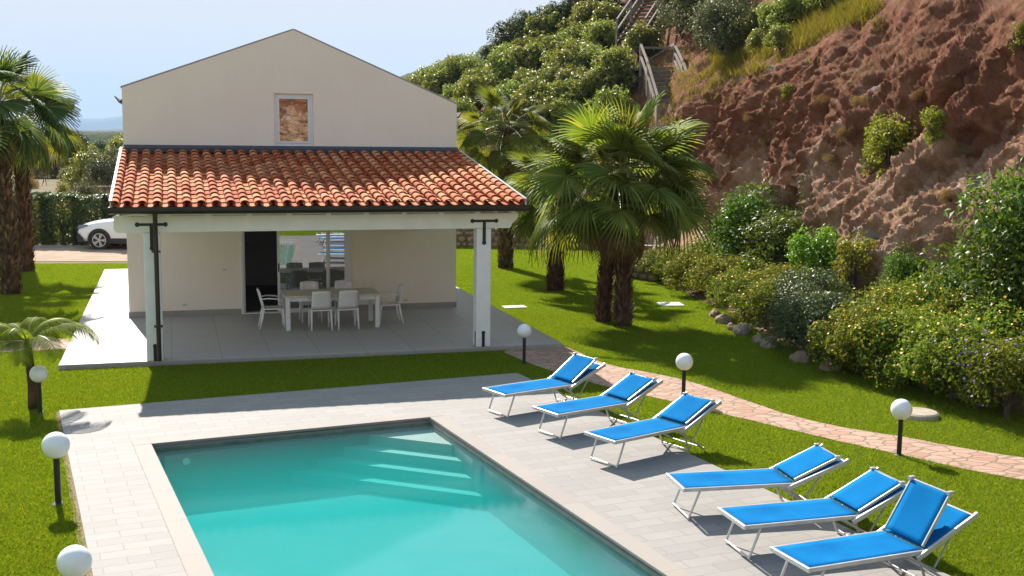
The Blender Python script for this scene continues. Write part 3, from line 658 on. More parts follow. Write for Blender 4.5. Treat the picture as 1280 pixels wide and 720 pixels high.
kind('lantana_purple', 0, mat='lantana', rx=.85, ry=.8, rz=.55, n=7500, leaf=.065, n_l=36, rad=.26, asp=.6, zc=.55, flowers=(PF, 300, .05))
for i in range(3): kind('loquat', i, rx=1, ry=1, rz=.85, n=4600, leaf=.155, n_l=32, rad=.34, asp=.36, zc=1.05, jit=.7)
for i in range(2): kind('dark', i, rx=1, ry=1, rz=1.0, n=5500, leaf=.13, n_l=40, rad=.32, asp=.4, zc=1.2)
for i in range(2): kind('olive', i, rx=1, ry=1, rz=.95, n=7000, leaf=.10, n_l=40, rad=.34, asp=.3, zc=1.1)
for i in range(2): kind('yellow', i, rx=.6, ry=.5, rz=.8, n=2600, leaf=.075, n_l=24, rad=.2, asp=.5, zc=.7)
for i in range(2): kind('hedge', i, rx=1, ry=.75, rz=1.0, n=9500, leaf=.085, n_l=40, rad=.36, asp=.4, zc=.95)
for i in range(2): kind('dry', i, rx=1, ry=1, rz=.6, n=4200, leaf=.09, n_l=30, rad=.3, asp=.3, zc=.5)
for i in range(3):
    r_ = np.random.default_rng(50+i); n_ = 8500; P_ = r_.uniform(-1, 1, (n_,3)); fc = r_.integers(0, 5, n_)
    for q_ in range(n_):
        if fc[q_] < 4: P_[q_, fc[q_]//2] = (1 if fc[q_]%2 else -1)*r_.uniform(.82,1.03)
        else: P_[q_,2] = r_.uniform(.85,1.05)
    Nn_ = P_*np.abs(P_)**3; Nn_ += r_.normal(0,.3,(n_,3)); P_ += .05*np.sin(P_[:,[1,2,0]]*7+i); P_[:,2] = (P_[:,2]+1)/2
    V_, F_ = sh_leaf(P_*np.array([.62,.55,1.85]), Nn_, .10, .42, .5); o = np_mesh('foliage', V_, F_, LM['hedge']); me = o.data; bpy.data.objects.remove(o)
    LIB.setdefault('hedge_box', []).append((me, LIB['hedge'][0][1]))
CNT = {}
def plant(k, loc, s, name, label, cat, group=None, sz=None, zoff=0):
    i = CNT.get(k, 0); CNT[k] = i+1; me, sm = LIB[k][i % len(LIB[k])]
    t = thing(name, label, cat, (loc[0], loc[1], loc[2]+zoff), random.uniform(0, 6.28), group)
    t.scale = (s*random.uniform(.92,1.08), s*random.uniform(.92,1.08), (sz or s))
    link('crown' if cat == 'tree' else 'foliage', me, None, t); link('trunk' if cat == 'tree' else 'stem', sm, None, t); return t

# ---- palms
def fan_leaf(R_, nseg, droop, seed, cup=.25):
    """returns vertices and quads of a palmate blade, hub at origin, axis +x, normal +z"""
    r = np.random.default_rng(seed); V = []; Fq = []
    span = R(115)
    for i in range(nseg):
        th = -span+2*span*(i+.5)/nseg; L = R_*(.72+.28*math.cos(th*.8))*r.uniform(.92,1.06)
        wid = 2*span/nseg
        st = [(.0,.0),(.25,.98),(.45,1.0),(.66,.5),(.84,.26),(1.0,.03)]
        b = len(V)
        for f, wf in st:
            rad = L*f; half = rad*math.tan(wid/2)*wf if f <= .5 else L*.5*math.tan(wid/2)*wf
            dz = cup*rad*(abs(th)/span)**2*.4 - droop*L*max(0, f-.45)**1.7*r.uniform(.8,1.3)
            ca, sa = math.cos(th), math.sin(th)
            shrink = 1-.25*droop*max(0, f-.5)
            cx, cy = rad*ca*shrink, rad*sa*shrink
            V += [(cx+sa*half, cy-ca*half, dz-.018*(1 if f>0 else 0)), (cx, cy, dz+.022*(1 if f>0 else 0)*wf), (cx-sa*half, cy+ca*half, dz-.018*(1 if f>0 else 0))]
        for j in range(len(st)-1):
            for e in (0, 1): Fq.append((b+j*3+e, b+j*3+e+1, b+(j+1)*3+e+1, b+(j+1)*3+e))
    return np.array(V), np.array(Fq)
PALM = leafmat('palm_leaves', [(.07,.125,.02),(.11,.18,.03),(.16,.235,.042),(.23,.27,.07)], .5, .6, .2)
PALMD = leafmat('palm_leaves_deep', [(0.032,0.070,0.025),(0.049,0.105,0.032),(0.088,0.158,0.044),(0.175,0.228,0.088)], .42, .6, .2)
DEAD = leafmat('palm_dead_leaves', [(.20,.15,.09),(.13,.09,.05),(.28,.22,.14)], .2, .9, .1)
PET = simple('palm_petiole', (.16,.20,.05), (.24,.22,.08), 3, .5)
def fan_palm(label, base, h, r0, nleaf, pet, R_, group, seed, lean=(0,0), mat=PALM, r1=None, lowest=-45, dead=6, nseg=34):
    rr = random.Random(seed); t = thing('fan_palm', label, 'palm tree', base, rr.uniform(0,6.28), group)
    r1 = r1 or r0*.8; top = Vector((lean[0], lean[1], h))
    m = MB(); K = 14; cpt = lambda f: Vector((lean[0]*f*f, lean[1]*f*f, h*f))
    m.tube([cpt(i/K)-Vector((0,0,.1 if i == 0 else 0)) for i in range(K+1)], [ (r0*1.18 if i == 0 else r0+(r1-r0)*i/K)*.86*rr.uniform(.97,1.03) for i in range(K+1)], 16)
    tk = m.build('trunk', BARK, t, smooth=True)
    # old leaf bases wrapped round the trunk
    P, Q = [], []
    nb = int(h/.075*11); 
    for i in range(nb):
        f = i/nb; z = h*f; a = i*2.399+rr.uniform(-.2,.2); rad = (r0+(r1-r0)*f)*.9; w = rr.uniform(.045,.085)*r0/.25; hh = rr.uniform(.08,.2); out = rr.uniform(.03,.075) + (.05 if rr.random() < .1 else 0)
        c0 = cpt(f); ca, sa = math.cos(a), math.sin(a); b = len(P)
        for (dz, o_, ww) in ((-.02, -.01, w*.6), (hh*.5, out*.75, w*.5), (hh, out, w*.18)):
            P += [(c0.x+ca*(rad+o_)+sa*ww, c0.y+sa*(rad+o_)-ca*ww, z+dz), (c0.x+ca*(rad+o_)-sa*ww, c0.y+sa*(rad+o_)+ca*ww, z+dz)]
        Q += [(b,b+1,b+3,b+2),(b+2,b+3,b+5,b+4)]
    np_mesh('leaf_bases', P, Q, BOOT, t)
    V, Fq, n0 = [], [], 0; pm = MB(); DV, DF, dn = [], [], 0
    for i in range(nleaf+dead):
        isd = i >= nleaf; f = (i+.5)/nleaf if not isd else 1.0
        el = R(82 - (82-lowest)*f**.9) if not isd else R(rr.uniform(-78,-55)); az = i*2.39996+rr.uniform(-.25,.25)
        el += R(rr.uniform(-13,13)); pl = pet*rr.uniform(.8,1.12)*(.75 if f < .15 else 1)*(.6 if isd else 1)
        d = Vector((math.cos(az)*math.cos(el), math.sin(az)*math.cos(el), math.sin(el)))
        st = top + Vector((math.cos(az)*r1*.6, math.sin(az)*r1*.6, rr.uniform(-.12,.12) - (.3 if isd else 0)))
        mid = st + d*pl*.55; sagv = Vector((0,0,-.16*pl*math.cos(el))); end = st + d*pl + sagv
        if not isd: pm.tube([st, mid+sagv*.2, end], [.022,.016,.011], 5, cap=False)
        dd = (end-mid).normalized(); ax = (dd + Vector((0,0,-.25*math.cos(el)))).normalized()
        side = ax.cross(Vector((0,0,1))); side = side.normalized() if side.length > .05 else Vector((math.sin(az),-math.cos(az),0)); up_ = side.cross(ax).normalized()
        rol = R(rr.uniform(-45,45)); s2_ = side*math.cos(rol)+up_*math.sin(rol); u2_ = up_*math.cos(rol)-side*math.sin(rol)
        v, q = fan_leaf(R_*rr.uniform(.85,1.12)*(.8 if f < .1 else 1)*(.7 if isd else 1), nseg, (.15+.6*f) if not isd else 1.4, rr.randrange(1<<30))
        B = np.array([ax, -s2_, u2_]); v = v @ B + np.array(end)
        # gravity droop of tips in world
        rd = np.linalg.norm(v-np.array(end), axis=1)/R_; v[:,2] -= (.05+.13*f)*R_*np.maximum(0, rd-.5)**1.5*1.6
        if isd: DV.append(v); DF.append(q+dn); dn += len(v)
        else: V.append(v); Fq.append(q+n0); n0 += len(v)
    cr = np_mesh('crown', np.vstack(V), np.vstack(Fq), mat, t); pm.build('petioles', PET, cr, smooth=True)
    if dead: np_mesh('dead_leaves', np.vstack(DV), np.vstack(DF), DEAD, cr)
    return t
fan_palm('front trunk of the twin fan palms on the lawn, the right one', G(779,407), 3.25, .205, 32, 1.3, 1.15, 'fan palms on the right lawn', 11, (.22,-.1), lowest=-20)
fan_palm('left trunk of the twin fan palms on the lawn, half behind its neighbour', G(754,402), 3.05, .19, 28, 1.3, 1.1, 'fan palms on the right lawn', 12, (-.32,.1), lowest=-22)
fan_palm('single short fan palm with shaggy trunk between the twin palms and the house', G(694,363), 2.75, .25, 30, .9, .88, 'fan palms on the right lawn', 13, (-.1,0), lowest=-45)
fan_palm('tall fan palm by the house corner in front of the stone wall', G(632,335), 4.5, .26, 26, 1.05, .85, 'fan palms on the right lawn', 14, (-.1,0), mat=PALM, lowest=-60)
fan_palm('thick fan palm at the left edge of the lawn, the nearer one', G(14,367), 4.85, .27, 34, 1.05, 1.05, 'fan palms on the left lawn', 15, (-.25,0), mat=PALMD, lowest=-62)
fan_palm('fan palm at the far side of the left lawn beside the driveway', G(33,339), 4.55, .25, 28, 1.0, 1.0, 'fan palms on the left lawn', 16, (.05,0), mat=PALM, lowest=-60)
# small feather palm
t = thing('feather_palm', 'small feather palm with arching yellow-green fronds beside a globe lamp', 'palm tree', G(42,511))
m = MB(); m.tube([(0,0,-.05),(.0,0,.35),(-.03,.0,.75),(-.05,0,1.02)], [.085,.07,.062,.05], 12); m.build('trunk', BARK, t, smooth=True)
P, Q = [], []; pm = MB()
for az, L, el0 in ((8,1.25,48),(-38,1.0,38),(30,.95,66),(172,1.25,46),(205,1.0,60),(140,.9,55),(95,.85,70),(265,.7,72),(-75,.8,30),(60,1.0,40),(230,.9,25)):
    a = R(az); pts = []; p = Vector((-.05,0,1.0)); n = 26
    for i in range(n+1):
        f = i/n; e = R(el0-(95+el0*.35)*f**1.3); pts.append(p.copy()); p = p+Vector((math.cos(a)*math.cos(e), math.sin(a)*math.cos(e), math.sin(e)))*L/n
    pm.tube(pts, [.016-.013*i/n for i in range(n+1)], 5)
    side = Vector((-math.sin(a), math.cos(a), 0))
    for i in range(2*n):
        f = .14+.86*i/(2*n); k = min(int(f*n), n-1); q = pts[k].lerp(pts[k+1], f*n-k); dr = (pts[k+1]-pts[k]).normalized()
        ll = .40*math.sin(math.pi*min(1, .15+f*.85))**.6*L*.75+.04
        for s in (-1, 1):
            dv = (side*s*.85+dr*.55+Vector((0,0,.18-.1*random.random()))).normalized(); b = len(P); w = dr*.008
            e1 = q+dv*ll*.5+Vector((0,0,-.03)); e2 = q+dv*ll*.93+Vector((0,0,-.16*ll/.3))
            P += [q-w*.6, q+w*.6, e1-w, e1+w, e2-w*.15, e2+w*.15]; Q += [(b,b+1,b+3,b+2),(b+2,b+3,b+5,b+4)]
FEATH = leafmat('feather_palm_leaves', [(.09,.13,.015),(.14,.19,.02),(.20,.26,.03)], .5, .7, .12)
cr = np_mesh('crown', [tuple(p) for p in P], Q, FEATH, t); pm.build('frond_ribs', PET, cr)

# ------------------------------------------------------------------ hillside: lofted from surveyed profiles
def prof(foot, out, hs=((-2.2,-.05),(0,.4),(1.0,3.2),(2.6,7.2),(6,9.5),(13,14),(30,16))):
    o = Vector((out[0], out[1], 0)).normalized(); return [Vector((foot[0], foot[1], 0)) + o*d + Vector((0,0,z)) for d, z in hs]
def pst(*rows):
    out = [Vector(r) if len(r) == 3 and isinstance(r, Vector) else YD(*r) for r in rows]
    e = out[-1]; prev = out[-2]; d = (e-prev); d.z = 0; d = d.normalized()
    out.append(e + d*22 + Vector((0,0,-1.5))); return out
ST = [prof((16,-40),(.5,-.9)), prof((14,-30),(.8,-.6)), prof((13.5,-22),(.95,-.3)), prof((13.5,-12),(1,-.1)), prof((13.5,-3),(1,0)), prof((12.6,5),(1,.1)), prof((11.2,11),(1,.25)),
 pst(G(1280,520), (1290,440,19.5), (1290,250,21.5), (1300,20,25), (1320,-70,29), (1340,-160,37)),
 pst(G(1180,488), (1180,405,22), (1180,235,24), (1180,4,28.5), (1190,-45,33), (1200,-110,40)),
 pst(G(1085,460), (1072,390,24.5), (1085,250,26.5), (1090,28,32), (1095,-18,37), (1100,-80,45)),
 pst(G(995,435), (1000,350,29), (1000,205,31.5), (1000,72,35), (1000,22,40), (1000,-60,48)),
 pst(G(915,392), (935,310,33.5), (930,195,36.5), (930,102,40), (930,25,47), (930,-40,56)),
 pst(G(850,362), (880,296,37.5), (872,200,40.5), (868,115,43.5), (868,62,50), (870,-30,60)),
 pst(G(800,316), (822,290,41.5), (820,200,44), (820,140,47), (818,75,52), (820,-20,66)),
 pst(G(740,311), (740,292,43.5), (740,205,46), (740,140,50), (740,80,57), (740,12,70)),
 pst(G(660,311), (660,292,44.5), (660,205,48), (660,140,53), (660,95,60), (660,58,72)),
 pst(G(600,311), (600,292,45.5), (600,205,50), (600,145,56), (600,115,64), (600,88,76)),
 pst(G(540,311), (540,292,47), (540,212,52), (540,158,60), (540,128,69), (540,104,84)),
 pst(G(480,309), (480,290,49), (480,232,56), (480,180,67), (480,150,82), (480,126,104)),
 [Vector(p) for p in ((-11,56,-.05),(-11,60,.3),(-11,66,1.6),(-11,78,4),(-12,92,6.5),(-14,112,8.5),(-14,140,8))],
 [Vector(p) for p in ((-18,72,-.05),(-19,78,.1),(-20,86,.8),(-22,100,1.6),(-25,120,2.5),(-30,150,3),(-35,190,2))],
 [Vector(p) for p in ((-34,90,-.3),(-36,98,-.3),(-40,110,-.3),(-45,130,-.3),(-50,150,-.3),(-60,190,-.3),(-70,230,-.4))]]
NS, NRW = len(ST), 7
def cr4(a, b, c, d, t): return .5*((2*b)+(c-a)*t+(2*a-5*b+4*c-d)*t*t+(3*b-a-3*c+d)*t**3)
def interp(lst, u, n): 
    i = min(int(u), n-2); t = u-i; g = lambda k: lst[min(max(k,0),n-1)]
    return cr4(g(i-1), g(i), g(i+1), g(i+2), t)
NU, NV = 620, 230
us_ = []   # denser sampling over the stations the photo shows
for i in range(NS-1):
    k = {0:14,1:14,2:20,3:36,4:40,5:34,6:60,7:86,8:86,9:84,10:70,11:60,12:40,13:32,14:26,15:22,16:18,17:14,18:10,19:8,20:6}.get(i, 8); us_ += [i+j/k for j in range(k)]
us_.append(NS-1); NU = len(us_)
vv = []
for i in range(NRW-1):
    k = [14,74,84,34,26,8][i]; vv += [i+j/k for j in range(k)]
vv.append(NRW-1); NV = len(vv)
TV = []
for u in us_:
    col = [interp([s[r] for s in ST], u, NS) for r in range(NRW)]
    for v in vv: TV.append(interp(col, v, NRW))
TA = np.array([tuple(p) for p in TV]).reshape(NU, NV, 3)
du = np.gradient(TA, axis=0); dv_ = np.gradient(TA, axis=1); NN = np.cross(du, dv_); NN /= np.linalg.norm(NN, axis=2)[...,None]+1e-9
flip = np.sign(NN[...,2:3]+1e-6); NN = NN*flip
for i, u in enumerate(us_):
    for j, v in enumerate(vv):
        p = Vector(TA[i,j]); cl = max(0, min(1, (v-.75)/.5))*max(0, min(1, (3.3-v)/.5)); cl *= 1 if u < 12 else max(.12, 1-(u-12)/1.0)
        amp = cl; q = p*.55
        sl_ = .26*p.x-.96*p.y; al = sl_*.8+p.z*.6; ac = -sl_*.6+p.z*.8; ot = .96*p.x+.26*p.y
        lowf = max(0, min(1, 1.15-p.z*.16))                      # bedrock low on the face, loose soil higher
        big = noise.fractal(p*.30, 1, 2, 3)*.62
        def facet(x_, y_, z_, k_):
            q_ = Vector((x_, y_, z_)) + noise.noise_vector(p*1.3)*.25; dd_, pp_ = noise.voronoi(q_); c0 = pp_[0]; h_ = math.sin(c0.x*12.9+c0.y*78.2+c0.z*37.7)*43758.5; h_ -= math.floor(h_)
            g_ = math.sin(c0.x*39.3+c0.y*11.1+c0.z*83.1)*24634.6; g_ -= math.floor(g_)
            o_ = q_-c0; return ((h_-.5)*.9 + o_.x*(g_-.5)*1.3 + o_.y*(h_-.2)*1.1)*k_
        blk = facet(al*.34, ac*.85, ot*.34, .55) + facet(al*1.05+9, ac*2.3, ot, .22)
        rill = (1-abs(noise.noise(Vector((sl_*1.1+p.z*.35, p.z*.22, 7))))*2.4)*.22
        fine = (noise.ridged_multi_fractal(Vector((al*1.0, ac*2.1, ot*1.3)), .85, 2.15, 5, 1.0, 2.0)-1.3)*.13 + noise.fractal(p*4, .8, 2.1, 4)*.06; gran = noise.noise(p*9)*.035+noise.noise(p*17)*.025
        d = amp*(big + blk*(.35+.65*lowf) + rill*(1-lowf*.7) + fine + gran) + (1-cl)*noise.fractal(p*.6, 1, 2, 4)*(.10 if v > .5 else .03)
        TA[i,j] += NN[i,j]*d
idx = np.arange(NU*NV).reshape(NU, NV)
FQ = np.stack([idx[:-1,:-1], idx[1:,:-1], idx[1:,1:], idx[:-1,1:]], -1).reshape(-1,4)
t = NT('hill_soil'); v = t.co(); g = t.new('ShaderNodeNewGeometry'); sx = t.new('ShaderNodeSeparateXYZ'); t.l.new(g.outputs['Position'], sx.inputs[0])
soil = t.ramp(t.noise(v, 2.2, 8, .7, .4), [(.3, (.16,.055,.030)), (.5, (.28,.11,.060)), (.72, (.42,.215,.13))])
rock = t.ramp(t.noise(t.co(scale=(1,1,.6), rot=(.3,.4,0)), 1.6, 9, .72, .8), [(.28, (.28,.13,.08)), (.45, (.46,.25,.155)), (.62, (.62,.39,.27)), (.78, (.70,.52,.40))])
nz = t.noise(v, .45, 5, .6)
hh = t.math('ADD', t.math('SUBTRACT', t.math('MULTIPLY', sx.outputs[2], .19), t.math('MULTIPLY', sx.outputs[0], .045)), t.math('MULTIPLY', nz, 1.25))    # pale rock low, red soil high
c = t.mix(t.ramp(hh, [(.95, 0.), (1.2, 1.)]), rock, soil)
c = t.mix(t.ramp(t.noise(v, .8, 3, .5), [(.66, 0.), (.72, .8)]), c, (.46,.42,.38))
sn = t.new('ShaderNodeSeparateXYZ'); t.l.new(g.outputs['True Normal'], sn.inputs[0])
veg = t.ramp(t.noise(v, 1.3, 6, .7), [(.35, (.10,.10,.03)), (.55, (.17,.13,.06)), (.75, (.07,.085,.02))])
c = t.mix(t.math('MULTIPLY', t.ramp(sn.outputs[2], [(.70, 0.), (.86, 1.)]), t.ramp(t.noise(v, .9, 4), [(.38, .0), (.55, .75)])), c, veg)
t.base(c, .95, .1); b1 = t.bump(t.noise(v, 5, 9, .75, .5), .9, .22); t.bump(t.noise(t.co(scale=(1.4,1.4,.5), rot=(.2,.3,0)), 11, 8, .75), .8, .08, b1)
hill = np_mesh('hillside', TA.reshape(-1,3), FQ, t.m, smooth=False); tag(hill, kind='structure')
bm = bmesh.new(); bm.from_mesh(hill.data); bmesh.ops.recalc_face_normals(bm, faces=bm.faces); bm.to_mesh(hill.data); bm.free()
BV = BVHTree.FromPolygons([tuple(p) for p in TA.reshape(-1,3)], [tuple(int(k) for k in f) for f in FQ])
def hillpt(px, py):
    d = ray(px, py).normalized(); h = BV.ray_cast(CAM, d)
    return h[0] if h[0] is not None else None
def drop(x, y):
    h = BV.ray_cast(Vector((x, y, 60)), Vector((0,0,-1))); return h[0].z if h[0] is not None else 0

# distant wooded hill behind, valley and mountains
def ridge(name, pts, depth, mat, kind='structure', res=160, back=.6, seed=0, rough=.08):
    """pts: (px, py_top) at distance depth -> a long rounded ridge standing on the plain"""
    tops = [YD(a, b, depth) for a, b in pts]; V = []; n = res; m_ = 24
    for i in range(n+1):
        f = i/n*(len(tops)-1); k = min(int(f), len(tops)-2); p = tops[k].lerp(tops[k+1], f-k); hgt = max(p.z, .1)
        hgt *= 1+rough*noise.fractal(Vector((p.x/depth*9, seed, 0)), 1, 2, 5)
        for j in range(m_+1):
            g_ = j/m_*2-1; w = hgt*3.2; z = hgt*(math.cos(g_*math.pi)*.5+.5)*(1+.15*noise.fractal(Vector((p.x/depth*16, g_*3, seed)), 1, 2, 5)*(1-abs(g_)))
            V.append((p.x, p.y+g_*w, z-.5))
    ix = np.arange((n+1)*(m_+1)).reshape(n+1, m_+1)
    o = np_mesh(name, V, np.stack([ix[:-1,:-1], ix[1:,:-1], ix[1:,1:], ix[:-1,1:]], -1).reshape(-1,4), mat, smooth=True); return tag(o, kind=kind)
MNT = simple('mountain_scrub', (.05,.07,.055), (.075,.085,.07), .004, .95)
ridge('mountains', [(-900,150),(-500,140),(-200,150),(-60,138),(40,150),(80,150),(100,149),(125,149.5),(145,147),(170,144),(230,150),(330,140),(460,150),(600,139),(900,150),(1300,140)], 9000, MNT, seed=3)
ridge('foothills', [(-600,165),(-200,160),(0,162),(90,159),(110,161),(150,160),(230,164),(500,166),(900,160)], 5200, MNT, seed=8)
FARW = simple('far_wood', (.045,.065,.03), (.08,.09,.04), .2, .95, 1, 1.5, .1, bd=.8)
ridge('distant_wood', [(-400,158),(-100,160),(60,161),(100,163),(120,162),(150,161),(300,162),(460,160)], 330, FARW, kind='stuff', seed=2, rough=.12)
far = ridge('far_hill', [(440,140),(480,100),(515,82),(545,72),(590,66),(650,45),(760,20),(900,0)], 170, FARW, seed=5, rough=.03)

# ------------------------------------------------------------------ stone walls, rocks and steps
STW = simple('rubble_wall', (.30,.225,.165), (.12,.085,.06), 5, .95, 1, 6, .1, bd=.08)
def rubble_wall(name, label, a, b, h, th, seed):
    a, b = Vector(a), Vector(b); t = thing(name, label, 'wall', a, math.atan2(b.y-a.y, b.x-a.x)); L = (b-a).length; rr = random.Random(seed); m = MB()
    m.box(0, L, .06, th, -.1, h-.06); m.build('core', STW, t); m = MB(); z = 0
    while z < h-.05:
        hh_ = rr.uniform(.16,.26); x = rr.uniform(-.15,0)
        while x < L:
            w = rr.uniform(.2,.45); cx, cz = x+w/2, z+hh_/2; b0 = len(m.v)
            k = 8; ring_ = [(cx+(w*.5-.012)*max(-1,min(1,1.25*math.cos(2*math.pi*i/k+.39)))*rr.uniform(.85,1), cz+(hh_*.5-.012)*max(-1,min(1,1.25*math.sin(2*math.pi*i/k+.39)))*rr.uniform(.85,1)) for i in range(k)]
            dpt = rr.uniform(-.05,.02)
            m.add([(p[0], .1, p[1]) for p in ring_]+[(cx+(p[0]-cx)*.85, dpt, cz+(p[1]-cz)*.85) for p in ring_]+[(cx, dpt-.03, cz)],
                  [(i,(i+1)%k,k+(i+1)%k,k+i) for i in range(k)]+[(k+i,k+(i+1)%k,2*k) for i in range(k)]); x += w
        z += hh_
    m.build('stones', ROCK, t, smooth=False); return t
rubble_wall('stone_wall', 'low rubble stone retaining wall behind the fan palms', (-6.5,43.4,0), (3.4,43.2,0), .75, .5, 3)
rubble_wall('stone_wall', 'short rubble stone wall holding the foot of the garden steps', G(786,348), G(815,352), .62, .6, 5)
def rock(loc, s, label, seed):
    bm = bmesh.new(); bmesh.ops.create_icosphere(bm, subdivisions=3, radius=1)
    for v_ in bm.verts:
        p = v_.co.copy(); k = 1+.35*noise.noise(p*1.1+Vector((seed*7,0,0)))+.14*noise.noise(p*3+Vector((0,seed*5,0)))
        v_.co = Vector((p.x*s*k, p.y*s*.75*k, p.z*s*.85*k))
    me = bpy.data.meshes.new('rock'); bm.to_mesh(me); bm.free(); o = link('rock', me, ROCK); o.location = (loc[0], loc[1], loc[2]+s*.25); o.rotation_euler = (0,0,seed*1.7)
    return tag(o, label, 'rock', 'rocks edging the planted bed')
for i, (px, py, s) in enumerate(((893,396,.22),(905,404,.26),(915,413,.18),(928,418,.3),(948,428,.2),(962,434,.26),(1000,452,.26),(1040,462,.34))):
    rock(G(px, py), s*.78, 'rough brown rock edging the planted bed, %s from the garden steps' % ORD[i], i+1)
# small garden steps beside the twin palms with a wooden handrail
a = G(792,346); st = thing('garden_steps', 'short stone garden steps with a sloping wooden handrail left of the planted bed', 'steps', a, -.35)
for i in range(5):
    m = MB(); m.box(-.55,.55, i*.32, i*.32+.38, i*.17-.05+(.0), i*.17+.17); m.build('step', simple('red_stone', (.34,.20,.14), (.24,.14,.10), 4, .9, .5, 20) if i == 0 else bpy.data.materials['red_stone'], st, bevel=.015)
m = MB(); m.bar((.62,-.15,.85),(.62,1.6,1.75),.07,.07); m.bar((-.62,-.15,.85),(-.62,1.6,1.75),.07,.07)
for s in (-.62,.62):
    for y in (-.1,1.5): m.bar((s,y,-.1),(s,y,.85+.9*(y+.15)/1.75),.07,.07,(1,0,0))
m.build('handrail', RAILW, st)

# hillside timber stairway
def P3(px, py, D): return YD(px, py, D)
B0, T0 = P3(840,130,46.2), P3(822,84,50.0)
dirv = (T0-B0); hd_ = Vector((dirv.x, dirv.y, 0)); Lh = hd_.length; rise = dirv.z; ang = math.atan2(hd_.x, hd_.y)
st = thing('hill_stairway', 'timber stairway with log treads and rails climbing the hill, lower flight', 'stairs', B0, -ang)
nS = 9
for i in range(nS):
    y = Lh*i/nS; z = rise*(i+1)/nS; m = MB(); m.box(-.62,.62, y, y+Lh/nS+.03, z-.16, z); m.build('step', STEPW, st, bevel=.012)
    m = MB(); m.box(-.62,.62, y+.02, y+Lh/nS, z-1.4, z-.161); m.build('earth_fill', ROCK, st)
m = MB(); m.box(-.9,1.3, Lh+.04, Lh+2.4, rise-.15, rise-.02); m.box(-.8,1.2, Lh+.1, Lh+2.3, rise-2.2, rise-.151); m.build('landing', STEPW, st)
def rail(parent, pts, hs=(.95,), w=.075, posts=True, name='railing'):
    m = MB()
    for h in hs:
        for p, q in zip(pts[:-1], pts[1:]): m.bar(Vector(p)+Vector((0,0,h)), Vector(q)+Vector((0,0,h)), w, w*1.3)
    if posts:
        for p in pts: m.bar(Vector(p)+Vector((0,0,-.4)), Vector(p)+Vector((0,0,max(hs)+.06)), .09,.09,(1,0,0))
    m.build(name, RAILW, parent)
rail(st, [(.75,-.5,-.35),(.75,Lh*.5,rise*.5),(.75,Lh+.1,rise)], (.95,.62,.3)); rail(st, [(-.75,-1.0,-.7),(-.75,Lh*.45,rise*.45),(-.75,Lh,rise)], (.95,.45))
rail(st, [(.75,Lh+.1,rise),(.75,Lh+2.2,rise),(-.75,Lh+2.2,rise)], (1.0,))
m = MB(); m.bar((.7,Lh+2.2,rise+.05),(-.7,Lh+2.2,rise+.95),.06,.06); m.bar((-.7,Lh+2.2,rise+.05),(.7,Lh+2.2,rise+.95),.06,.06); m.build('cross_brace', RAILW, st)
B1, T1 = P3(788,52,53.5), P3(836,-22,60)
dv1 = T1-B1; L1 = Vector((dv1.x, dv1.y)).length; r1_ = dv1.z; a1 = math.atan2(dv1.x, dv1.y)
st = thing('hill_stairway', 'upper flight of the timber hill stairway, running out of the picture at the top', 'stairs', B1, -a1)
nS = 16
for i in range(nS):
    y = L1*i/nS; z = r1_*(i+1)/nS; m = MB(); m.box(-.6,.6, y, y+.34, z-.09, z); m.build('step', STEPW, st)
for s in (-.68,.68):
    rail(st, [(s,0,0),(s,L1*.33,r1_*.33),(s,L1*.66,r1_*.66),(s,L1,r1_)], (1.0,.5)); m = MB(); m.bar((s*.95,0,-.12),(s*.95,L1,r1_-.12),.07,.24); m.build('stringer', STEPW, st)

# ------------------------------------------------------------------ planting on the hill
def hp(k, px, py, s, name, label, cat, group, sz=None, zoff=-.1):
    q = hillpt(px, py)
    if q is None: return
    plant(k, q, s, name, label, cat, group, sz, zoff)
ORCH = 'broad-leaved fruit trees terraced on the hill left of the stairway'
LO = 'glossy green fruit tree among many alike on the hill left of the timber stairway'
rr = random.Random(5)
for row, (y0_, x0_, x1_, s0, dx) in enumerate(((168,574,760,1.1,36),(146,565,770,1.2,34),(124,560,775,1.25,34),(106,590,768,1.3,36),(88,630,762,1.3,36),(68,680,765,1.3,36),(46,725,775,1.25,34))):
    x = x0_
    while x < x1_:
        q = hillpt(x+rr.uniform(-8,8), y0_+rr.uniform(-6,6)+ (0 if row > 1 else 0))
        if q is not None and not (755 < x < 800 and 90 < y0_ < 130 and row != 2): plant('loquat', q, s0*rr.uniform(.75,1.0), 'fruit_tree', LO, 'tree', ORCH, zoff=-.35)
        x += dx*rr.uniform(.85,1.15)
for px, py, s in ((512,138,1.1),(530,128,1.2),(550,120,1.2),(572,112,1.2),(592,108,1.1)):
    q = hillpt(px, py+4); 
    if q: plant('loquat', q, s, 'fruit_tree', LO, 'tree', ORCH, zoff=-.3)
SKY_ = 'dark trees along the skyline of the hill'
for oi, (px, py, s) in enumerate(sorted(((620,88,1.9),(640,78,2.2),(662,70,2.3),(690,58,2.3),(706,48,2.0),(728,34,2.6),(748,22,2.6),(768,10,2.6),(792,0,2.4),(600,96,1.4),(578,102,1.2),(715,46,2.0),(738,32,2.2)))):
    q = hillpt(px, py)
    if q is None: q = hillpt(px, py+12)
    if q: plant('dark', q, s*rr.uniform(.42,.55), 'dark_tree', 'dark olive-green tree on the skyline of the hill, %s from the left' % ORD[oi], 'tree', SKY_, zoff=-.3)
for px, py, s, lab in ((880,62,2.3,'large dark grey-green bushy tree right of the timber stairway'),(905,75,1.7,'dark bushy tree low at the right edge of the group beside the stairway'),(852,48,1.6,'dark bushy tree directly above the stairway handrail'),
                       (870,25,2.0,'dark tree highest on the hill right of the upper flight'),(845,8,1.5,'dark tree at the top edge beside the upper flight')):
    hp('olive', px, py, s*.85, 'bushy_tree', lab, 'tree', 'dark trees right of the stairway', zoff=-.4)
